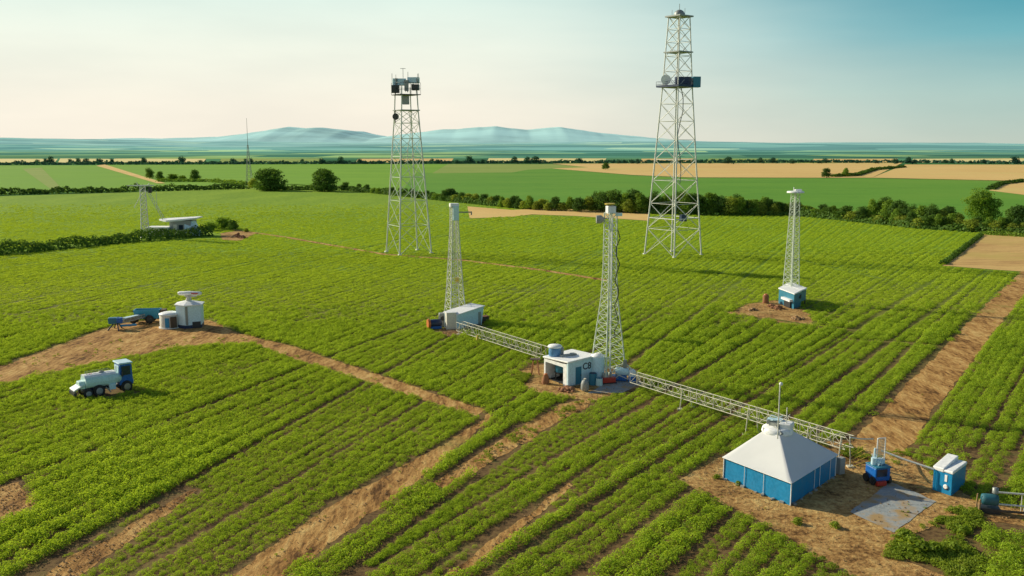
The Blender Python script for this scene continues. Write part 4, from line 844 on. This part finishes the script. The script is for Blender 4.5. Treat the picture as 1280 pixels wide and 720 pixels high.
mb = MB(); panel(mb, a, c, .25, .95, .0, .25, .03, .04); mb.build('plinth', M['galvd'], T)
q = W(564, 411.5); U = thing('cabinet', 'cream boxy cabinet against the lit end of the wedge hut', 'cabinet', q, R(15)); MB().box((0, .3, 1.15), (1.35, 1.3, 2.3)).build('body', M['cream'], U, bevel=.05); MB().box((0, .3, 2.34), (1.45, 1.4, .08)).build('lid', M['white'], U)
mb = MB(); mb.box((-.1, -.37, 1.1), (.9, .04, 1.7)); mb.build('door', M['cream'], U)
q = W(553.5, 408.5); U = thing('cabinet', 'grey fan cabinet left of the cream cabinet', 'cabinet', q, R(15)); MB().box((0, .3, .95), (.9, .8, 1.9)).build('body', M['grey'], U, bevel=.05); MB().lathe([(.32, -.02), (.32, .05)], 16, (0, -.13, 1.2), 'Y').build('fan', M['dark'], U)
q = W(545, 411); U = thing('engine', 'dark blue engine with round orange end disc left of the wedge hut', 'engine', q, R(20)); MB().lathe([(.45, -.8), (.55, -.6), (.55, .6), (.45, .8)], 18, (0, .2, .75), 'X').build('body', M['navy'], U)
MB().lathe([(.62, -.18), (.66, 0), (.6, .15)], 20, (-.95, .2, .75), 'X').build('end_disc', M['orange'], U); MB().box((0, .2, .2), (1.5, .8, .35)).build('skid', M['deepblue'], U); MB().path([(.5, .2, 1.2), (.5, .2, 1.8), (.9, .2, 1.9)], .07).build('exhaust', M['galvd'], U)
q = W(605, 404); U = thing('crate', 'brown crate tucked behind the right end of the wedge hut', 'crate', q, R(30)); MB().box((.3, .5, .45), (1.1, .9, .9)).build('body', M['brown'], U, bevel=.03); MB().box((.3, .5, .93), (1.2, 1.0, .06)).build('lid', M['rust'], U)

# ------------------------------------------------------------------ blue hut (right mast)
A, B, C1, C2 = W(973, 379), W(992, 386.5), W(1000.5, 383), W(1012, 374.5); o = W(990, 378); T = thing('hut', 'small blue hut with white roof under the slim disc-topped mast', 'hut', o)
v = [p - o for p in (A, B, C1)]; back = (v[0]-v[1])*1.0; n2 = (v[2]-v[1]).normalized(); e_ = v[0]+n2*5.4; f_ = v[1]+n2*5.4
MB().prism([t2(v[0]), t2(v[1]), t2(v[1]+n2*3.2), t2(v[0]+n2*3.2)], 0, 2.3).build('body', M['teal'], T)
MB().prism([t2(v[1]+n2*3.2), t2(f_), t2(e_), t2(v[0]+n2*3.2)], .75, 2.42).build('body', M['teal'], T, label='raised rear part of the blue hut')
mb = MB(); [mb.box((p_.x, p_.y, .37), (.18, .18, .75)) for p_ in (f_*.94, e_*.94)]; mb.build('stilt', M['dark'], T)
MB().prism([t2(x_*1.06) for x_ in (v[0], v[1], v[1]+n2*3.0, v[0]+n2*3.0)], 2.31, [2.5, 2.45, 2.62, 2.68]).build('roof', M['white'], T, bevel=.04)
MB().prism([t2(x_*1.06) for x_ in (v[1]+n2*3.05, f_, e_, v[0]+n2*3.05)], 2.43, [2.6, 2.66, 2.7, 2.72]).build('roof', M['white'], T, bevel=.04)
mb = MB(); panel(mb, v[0], v[1], .45, .85, 0.02, 1.05, .12, .25); mb.build('porch_opening', M['interior'], T); mb = MB(); panel(mb, v[0], v[1], .36, .92, 1.05, 1.4, .25, .55); mb.build('porch_roof', M['white'], T)
mb = MB(); mm = wall_frame(v[1], f_, .50, 1.55, .03)
for i_, (x_, y_, r_) in enumerate(((-.45, 0, .14), (-.1, .08, .26), (.25, .0, .2), (.0, -.2, .16), (.3, .22, .12))): mb.lathe([(r_, -.01), (r_, .02+.004*i_)], 9, (x_, y_, 0))
g_ = mb.build('emblem', M['ink'], T); g_.matrix_local = mm
q = W(957, 379); U = thing('barrel', 'rusty orange drum at the left edge of the blue hut yard', 'barrel', q); MB().lathe([(.45, 0), (.5, .15), (.46, .7), (.5, 1.2), (.40, 1.35)], 16).build('body', M['rust'], U); MB().lathe([(.3, 1.35), (.25, 1.5)], 12).build('lid', M['orange'], U)
sack('orange clay heap directly left of the blue hut porch', 973, 386, M['rust'], 1.4, 2); sack('low orange rubble halfway between the drum and the blue hut', 964, 383, M['rust'], 1.0, 3); sack('dark soil clods in the middle of the blue hut yard', 940, 388, M['soil'], 1.2, 4); sack('brown soil clods at the near right corner of the blue hut yard', 996, 399, M['soil'], 1.3, 5)

# ------------------------------------------------------------------ left rig: hut, tank, wagon, boom
q = W(237, 408); T = thing('hut', 'tall white faceted hut with low hipped roof on the left dirt track', 'hut', q, R(12))
pts = [(-.35, -1.7), (1.75, -1.25), (1.85, .9), (.2, 1.7), (-1.5, 1.3), (-1.6, -.6)]
MB().prism(pts, .0, 3.2).build('body', M['aqua'], T)
MB().prism([(x*1.005, y*1.005) for x, y in pts], 0, .45).build('plinth', M['navy'], T)
mb = MB(); n_ = len(pts); mb.add([(x*1.1, y*1.1, 3.15) for x, y in pts]+[(x*1.1, y*1.1, 3.25) for x, y in pts]+[(.0, 0, 3.75)], [tuple(range(n_))[::-1]]+[(i, (i+1) % n_, n_+(i+1) % n_, n_+i) for i in range(n_)]+[(n_+i, n_+(i+1) % n_, 2*n_) for i in range(n_)]); mb.build('roof', M['white'], T)
mb = MB(); panel(mb, pts[0], pts[1], .05, .2, .5, 3.05, .02); mb.build('seam', M['galvd'], T); mb = MB(); panel(mb, pts[0], pts[1], .45, .95, .02, .9, .03); mb.build('vent', M['dark'], T)
U = thing('radar_antenna', 'flat white bar antenna on a bracket over the tall faceted hut', 'antenna', q+Vector((0, 0, 3.5)), R(-4))
mb = MB(); mb.bar((0, 0, 0), (.2, 0, .8), .40, .3, 10); mb.box((.4, 0, .75), (1.6, .5, .12)); mb.build('bracket', M['cream'], U)
mb = MB(); mb.lathe([(.14, -1.6), (.26, -1.4), (.32, 0), (.26, 1.5), (.14, 1.75)], 14, (.2, 0, 1.15), 'X'); mb.build('bar', M['white'], U); mb = MB(); mb.box((1.1, -.38, 1.2), (.9, .04, .16)); mb.build('stripe', M['red'], U)
q = W(213, 409); T = thing('storage_tank', 'low round cream tank with white lid left of the tall faceted hut', 'tank', q)
MB().lathe([(1.35, 0), (1.35, 1.8), (1.3, 1.85)], 28).build('body', M['cream'], T); MB().lathe([(1.42, 1.85), (1.42, 1.98), (.9, 2.15), (.2, 2.2)], 28).build('lid', M['white'], T)
mb = MB(); mb.box((.1, -1.36, .85), (.55, .1, 1.3)); mb.build('door', M['blue'], T); MB().box((.9, -1.12, .9), (.8, .25, 1.5), R(40)).build('panel', M['brown'], T); MB().lathe([(1.5, 0), (1.5, .12)], 28).build('base', M['white'], T)
q = W(187, 403); T = thing('tank_wagon', 'open topped blue wagon on a wheel left of the round tank', 'wagon', q, R(8)); T.scale = (1.15, 1.15, 1.2)
mb = MB(); ou = [(-1.7, -.7), (1.4, -.7), (1.4, .7), (-1.7, .7)]; mb.add([(x*.88, y*.8, .55) for x, y in ou]+[(x, y, 1.6) for x, y in ou]+[(x*.93, y*.9, 1.6) for x, y in ou]+[(x*.85, y*.75, .9) for x, y in ou],
    [(3, 2, 1, 0)]+[(i, (i+1) % 4, 4+(i+1) % 4, 4+i) for i in range(4)]+[(4+i, 4+(i+1) % 4, 8+(i+1) % 4, 8+i) for i in range(4)]+[(8+i, 8+(i+1) % 4, 12+(i+1) % 4, 12+i) for i in range(4)]+[(12, 13, 14, 15)]); mb.build('body', paint('wagon_blue', (.04, .30, .44), .4, .15), T)
def wheel(root, x, y, r, w, mat='rim', z=None):
    z = r if z is None else z; sg = -1 if y < 0 else 1
    wo = MB().lathe([(r*.62, -w/2), (r*.93, -w/2), (r, -w*.3), (r, w*.3), (r*.93, w/2), (r*.62, w/2)], 22, (x, y, z), 'Y').build('wheel', M['black'], root)
    MB().lathe([(r*.28, -w*.56), (r*.58, -w*.53), (r*.58, w*.53), (r*.28, w*.56)], 18, (x, y, z), 'Y').build('rim', M[mat], wo)
for y in (-.8, .8): wheel(T, .2, y, .5, .26, 'dark'); wheel(T, -1.7, y*.9, .38, .22, 'dark')
mb = MB(); mb.box((-.2, 0, .5), (3.6, .7, .12)); mb.build('chassis', M['dark'], T); MB().box((1.75, 0, 1.05), (.6, 1.1, 1.0)).build('side_box', M['brown'], T)
A, B = W(146, 411.5), W(184, 403); o = A; T = thing('boom', 'long grey boom with blue drive head reaching left from the wagon', 'boom', o); T.scale = (1, 1, 1.35); v = B-A; k = v.normalized(); s_ = Vector((-k.y, k.x, 0))
mb = MB()
for sd in (-.35, .35):
    for z in (.55, .85): mb.bar(s_*sd+Vector((0, 0, z)), v+s_*sd+Vector((0, 0, z+.15)), .06)
for i in range(9):
    u0, u1 = i/9, (i+1)/9; mb.bar(v*u0+s_*.35+Vector((0, 0, .7)), v*u1-s_*.35+Vector((0, 0, .75)), .05); mb.bar(v*u0-s_*.35+Vector((0, 0, .55)), v*u1-s_*.35+Vector((0, 0, .9)), .04)
mb.build('beam', M['grey'], T); mb = MB(); q_ = v*.5; mb.box((q_.x, q_.y, .95), (2.6, .7, .12), math.atan2(k.y, k.x)); mb.build('deck', M['aqua'], T)
mb = MB(); mb.box((-.3, 0, .9), (1.4, .9, .6), R(15)); mb.build('drive_head', M['teal'], T, bevel=.06); mb = MB(); mb.box((.5, -.1, .95), (.7, .8, .5), R(15)); mb.build('motor', M['deepblue'], T, bevel=.05)
mb = MB(); mb.box((1.9, -.6, .5), (2.0, .25, .18), R(20)); mb.build('side_rail', M['blue'], T)
for x, y in ((-.8, -1.0), (.8, -1.3), (-.6, .7), (.4, .8)): MB().bar((x*.3, y*.2, .7), (x, y, 0), .08, n=5).build('leg', M['navy'], T)

# ------------------------------------------------------------------ tanker tractor
q = W(133, 491.5); T = thing('tractor', 'tractor with blue cab and long white tank in the left crop field', 'tractor', q, R(41)); T.scale = (.90, .92, .98)
MB().box((0, 0, .75), (5.0, 1.1, .28)).build('chassis', M['navy'], T, bevel=.03)
prof = [(-.80, 1.02), (-.98, 1.25), (-1.02, 1.55), (-.95, 1.85), (-.78, 2.08), (-.5, 2.24), (-.2, 2.30), (.2, 2.30), (.5, 2.24), (.78, 2.08), (.95, 1.85), (1.02, 1.55), (.98, 1.25), (.80, 1.02)]
def ext(pr_, x0, x1, s0=1., s1=1., mb=None):
    mb = mb or MB(); n = len(pr_); cz = sum(p_[1] for p_ in pr_)/n
    vs = [(x0, y*s0, cz+(z-cz)*s0) for y, z in pr_]+[(x1, y*s1, cz+(z-cz)*s1) for y, z in pr_]
    return mb.add(vs, [tuple(range(n))[::-1], tuple(range(n, 2*n))]+[(i, (i+1) % n, n+(i+1) % n, n+i) for i in range(n)])
mb = ext([(y, z) for y, z in prof], -2.35, .95); tk = mb.build('tank', M['mint'], T, bevel=.06)
ext([(-.82, 2.07), (-.52, 2.26), (-.2, 2.325), (.2, 2.325), (.52, 2.26), (.82, 2.07), (.45, 2.2), (-.45, 2.2)], -2.38, .97).build('tank_top', M['white'], tk, bevel=.02)
mb = ext([(-.75, .95), (-.8, 1.4), (-.5, 1.75), (.5, 1.75), (.8, 1.4), (.75, .95)], -2.95, -2.37, .85, 1.); mb.build('rear_cover', M['mint'], T, bevel=.05)
mb = MB(); mb.add([(-3.6, -.85, .85), (-3.6, .85, .85), (-2.7, .85, 1.25), (-2.7, -.85, 1.25), (-3.6, -.85, 1.0), (-3.6, .85, 1.0), (-2.7, .85, 1.4), (-2.7, -.85, 1.4)], [(3, 2, 1, 0), (4, 5, 6, 7), (0, 1, 5, 4), (1, 2, 6, 5), (2, 3, 7, 6), (3, 0, 4, 7)]); mb.build('hood', M['white'], T, bevel=.04)
mb = MB(); mb.box((-3.5, 0, .6), (.3, 1.8, .3)); mb.build('bumper', M['dark'], T)
MB().box((-1.6, -.1, 2.3), (.35, .2, .06)).build('cap', M['red'], tk)
mb = MB(); mb.add([(1.25, -.95, .8), (2.75, -.95, .8), (2.75, .95, .8), (1.25, .95, .8), (1.35, -.9, 3.0), (2.6, -.9, 3.0), (2.6, .9, 3.0), (1.35, .9, 3.0)], [(3, 2, 1, 0), (4, 5, 6, 7), (0, 1, 5, 4), (1, 2, 6, 5), (2, 3, 7, 6), (3, 0, 4, 7)]); cb = mb.build('cab', M['deepblue'], T, bevel=.05)
mb = MB(); mb.box((1.98, 0, 3.06), (1.55, 2.05, .16)); mb.build('roof', M['aqua'], cb, bevel=.06)
mb = MB(); mb.box((1.29, 0, 2.25), (.05, 1.4, 1.1)); mb.build('rear_window', M['aqua'], cb); mb = MB(); mb.box((1.97, -.945, 2.3), (.95, .04, .95)); mb.build('side_window', M['glass'], cb); mb = MB(); mb.box((2.70, 0, 2.2), (.04, 1.5, 1.15)); mb.build('windscreen', M['glass'], cb)
mb = MB(); mb.box((1.5, -1.15, 2.0), (.1, .3, .5)); mb.bar((1.5, -.9, 2.1), (1.5, -1.1, 2.1), .03); mb.build('mirror', M['dark'], cb)
MB().lathe([(.42, -.35), (.5, -.25), (.5, .3), (.42, .4)], 16, (1.05, -.55, 1.6), 'X').build('air_filter', M['mint'], T); MB().bar((1.12, -.3, 2.2), (1.12, -.3, 2.75), .07).build('exhaust', M['white'], T)
for x, r_ in ((1.95, .62), (-1.05, .62), (-2.2, .5)):
    for y in (-1.0, 1.0): wheel(T, x, y, r_, .42, 'rim' if x > 1.5 else 'grey')
for y in (-.7, .7): MB().lathe([(.13, 0), (.13, .05)], 12, (2.76, y, 1.05), 'X').build('headlight', M['white'], T)
MB().box((2.78, 0, 1.15), (.05, .9, .5)).build('grille', M['dark'], T)
mb = MB(); [mb.bar((-2.0, -.28+.56*e_i, 2.27), (-2.0, -.28+.56*e_i, 2.55), .03) for e_i in (0, 1)]; mb.path([(-2.0, -.28, 2.55), (.5, -.28, 2.55)], .025); mb.path([(-2.0, .28, 2.55), (.5, .28, 2.55)], .025); mb.build('handrail', M['galvd'], tk)
MB().lathe([(.3, 2.26), (.3, 2.4), (.1, 2.44)], 14, (-.4, 0, 0)).build('hatch', M['galvd'], tk)
mb = MB(); mb.box((.4, -.95, .85), (.7, .3, .6)); mb.build('side_box', M['aqua'], T, bevel=.04)
MB().path([(.2, -1.0, .3), (-.3, -1.0, .9)], .06).build('step', M['grey'], T)

# ------------------------------------------------------------------ white farm building by the hedge
q = W(226, 294); T = thing('farm_building', 'low white farm building with jutting flat roof behind the left hedge', 'building', q); T.scale = (1, 1, 1.35)
MB().prism([(-2.4, -1.5), (3.4, -1.5), (3.4, 3.5), (-2.4, 3.5)], 0, 3.0).build('wall', M['grey'], T)
mb = MB(); mb.add([(2.0, -2.6, .2), (6.6, -2.6, .0), (5.0, 3.0, .0), (2.0, 3.0, .2), (1.6, -1.2, 3.0), (3.6, -1.0, 2.9), (3.2, 3.0, 2.9), (1.6, 3.0, 3.0)], [(3, 2, 1, 0), (4, 5, 6, 7), (0, 1, 5, 4), (1, 2, 6, 5), (2, 3, 7, 6), (3, 0, 4, 7)]); mb.build('sloping_wall', M['aqua'], T)
mb = MB(); mb.prism([(-6.0, .6), (-3.2, -2.0), (.5, -1.9), (5.2, -1.6), (5.0, 4.0), (-4.8, 4.0)], [3.0, 2.85, 3.0, 3.45, 3.45, 3.0], [3.3, 3.15, 3.3, 3.7, 3.7, 3.3]); mb.build('roof', M['white'], T)
MB().prism([(-8.2, -2.8), (-2.45, -2.8), (-2.45, 1.2), (-8.2, 1.2)], 0, 1.6).build('annex', M['cream'], T); MB().prism([(-8.5, -3.1), (-2.2, -3.1), (-2.2, 1.4), (-8.5, 1.4)], 1.62, 1.85).build('annex_roof', M['white'], T)
mb = MB(); mb.box((-.9, -1.53, 1.2), (1.0, .06, 2.2)); mb.build('door', M['cream'], T); mb = MB(); mb.box((.7, -1.53, 1.7), (1.2, .06, 1.0)); mb.build('window', M['glass'], T)
sack('brown soil heap beside the bushes right of the white farm building', 298, 296, M['rust'], 2.2, 8); sack('reddish clod heap in front of the brown soil heap by the farm building', 304, 297.5, M['rust'], 1.6, 12); sack('small clod heap left of the brown soil heap by the farm building', 291, 296.5, M['soil'], 1.6, 13)
mb = MB(); rr = random.Random(9)

# ------------------------------------------------------------------ foreground shrubs near the tent yard
sh = crown_mesh(1.0, 1.5, 300, WEED, 420, .22, .0, 8, 'shrub')
for i, (px, py, s, lab) in enumerate(((1142, 690, 1.25, 'largest yellow green shrub in the shade below the concrete slab'), (1166, 693, 1.0, 'round shrub right of the largest shrub below the slab'), (1128, 676, .9, 'small shrub nearest the lower corner of the slab'), (1190, 692, .9, 'low shrub at the crop edge right of the slab'), (1205, 668, .7, 'small shrub just left of the teal pump'), (896, 598, .4, 'dry brown tuft left of the tent corner'), (923, 606, .4, 'dark tuft against the front wall of the tent'), (996, 655, .5, 'grass tuft on the dirt before the tent'), (1044, 660, .5, 'grass tuft near the lower edge of the tent shadow'))):
    o = bpy.data.objects.new('shrub', sh); COL.objects.link(o); o.location = W(px, py); o.scale = (s, s, s*.9); o.rotation_euler = (0, 0, i*1.3); tag(o, lab, 'shrub')

# ------------------------------------------------------------------ light, sky, camera
EL = R(24.5); sd = Vector((-.88, .475, 0)).normalized()
su = bpy.data.lights.new('sun', 'SUN'); su.energy = 5.0; su.angle = R(.5); su.color = (1.0, .93, .72)
so = bpy.data.objects.new('sun', su); COL.objects.link(so)
so.rotation_euler = Vector((-sd.x*math.cos(EL), -sd.y*math.cos(EL), -math.sin(EL))).to_track_quat('-Z', 'Y').to_euler()
w = bpy.data.worlds.new('World'); scn.world = w; w.use_nodes = True; nt = w.node_tree; bg = nt.nodes['Background']
sk = nt.nodes.new('ShaderNodeTexSky'); sk.sky_type = 'NISHITA'; sk.sun_disc = False; sk.sun_elevation = EL; sk.sun_rotation = math.atan2(sd.x, sd.y)
sk.altitude = 100; sk.air_density = 1.0; sk.dust_density = 1.0; sk.ozone_density = 1.5
tc = nt.nodes.new('ShaderNodeTexCoord'); sx = nt.nodes.new('ShaderNodeSeparateXYZ'); nt.links.new(tc.outputs['Generated'], sx.inputs[0])
def mrange(src, a, b, smooth=True):
    n = nt.nodes.new('ShaderNodeMapRange'); n.inputs[1].default_value = a; n.inputs[2].default_value = b
    if smooth: n.interpolation_type = 'SMOOTHSTEP'
    nt.links.new(src, n.inputs[0]); return n.outputs[0]
el = mrange(sx.outputs['Z'], 0, .16, False)
# hazy horizon air: cream towards the sun, teal away from it
hz_s = ramp(nt, el, [(0, (.94, .86, .73)), (.25, (.93, .88, .75)), (.6, (.88, .92, .80)), (1, (.70, .87, .80))])
hz_a = ramp(nt, el, [(0, (.52, .60, .52)), (.30, (.40, .58, .54)), (.65, (.16, .44, .50)), (1, (.045, .30, .40))])
nz = nt.nodes.new('ShaderNodeTexNoise'); mp = nt.nodes.new('ShaderNodeMapping'); mp.inputs['Scale'].default_value = (2, 2, 14); nt.links.new(tc.outputs['Generated'], mp.inputs[0]); nt.links.new(mp.outputs[0], nz.inputs['Vector']); nz.inputs['Scale'].default_value = 1.4; nz.inputs['Detail'].default_value = 3
az = nt.nodes.new('ShaderNodeMath'); az.operation = 'MULTIPLY_ADD'; nt.links.new(nz.outputs[0], az.inputs[0]); az.inputs[1].default_value = .16; nt.links.new(sx.outputs['X'], az.inputs[2])
hz = mixc(nt, mrange(az.outputs[0], -.06, .60), hz_s.outputs[0], hz_a.outputs[0])
n2_ = nt.nodes.new('ShaderNodeTexNoise'); m2_ = nt.nodes.new('ShaderNodeMapping'); m2_.inputs['Scale'].default_value = (1.5, 1.5, 7); nt.links.new(tc.outputs['Generated'], m2_.inputs[0]); nt.links.new(m2_.outputs[0], n2_.inputs['Vector']); n2_.inputs['Scale'].default_value = 3; n2_.inputs['Detail'].default_value = 6
hz = mixc(nt, 1.0, hz, ramp(nt, n2_.outputs[0], [(.35, (.985, .985, .985)), (.65, (1.06, 1.05, 1.04))]).outputs[0], 'MULTIPLY')
ns = mixc(nt, 1.0, sk.outputs[0], (.095, .095, .095), 'MULTIPLY')
nt.links.new(mixc(nt, mrange(sx.outputs['Z'], .145, .34), hz, ns), bg.inputs[0]); bg.inputs[1].default_value = 1.0
cam = bpy.data.cameras.new('camera'); cam.sensor_width = 36; cam.lens = FPX/1280*36; cam.clip_end = 60000; cam.clip_start = .5
co = bpy.data.objects.new('camera', cam); COL.objects.link(co); co.location = (0, 0, CH); co.rotation_euler = (math.pi/2-PT, 0, 0); scn.camera = co
scn.view_settings.view_transform = 'Standard'; scn.view_settings.look = 'None'; scn.view_settings.exposure = 0; scn.view_settings.gamma = 1
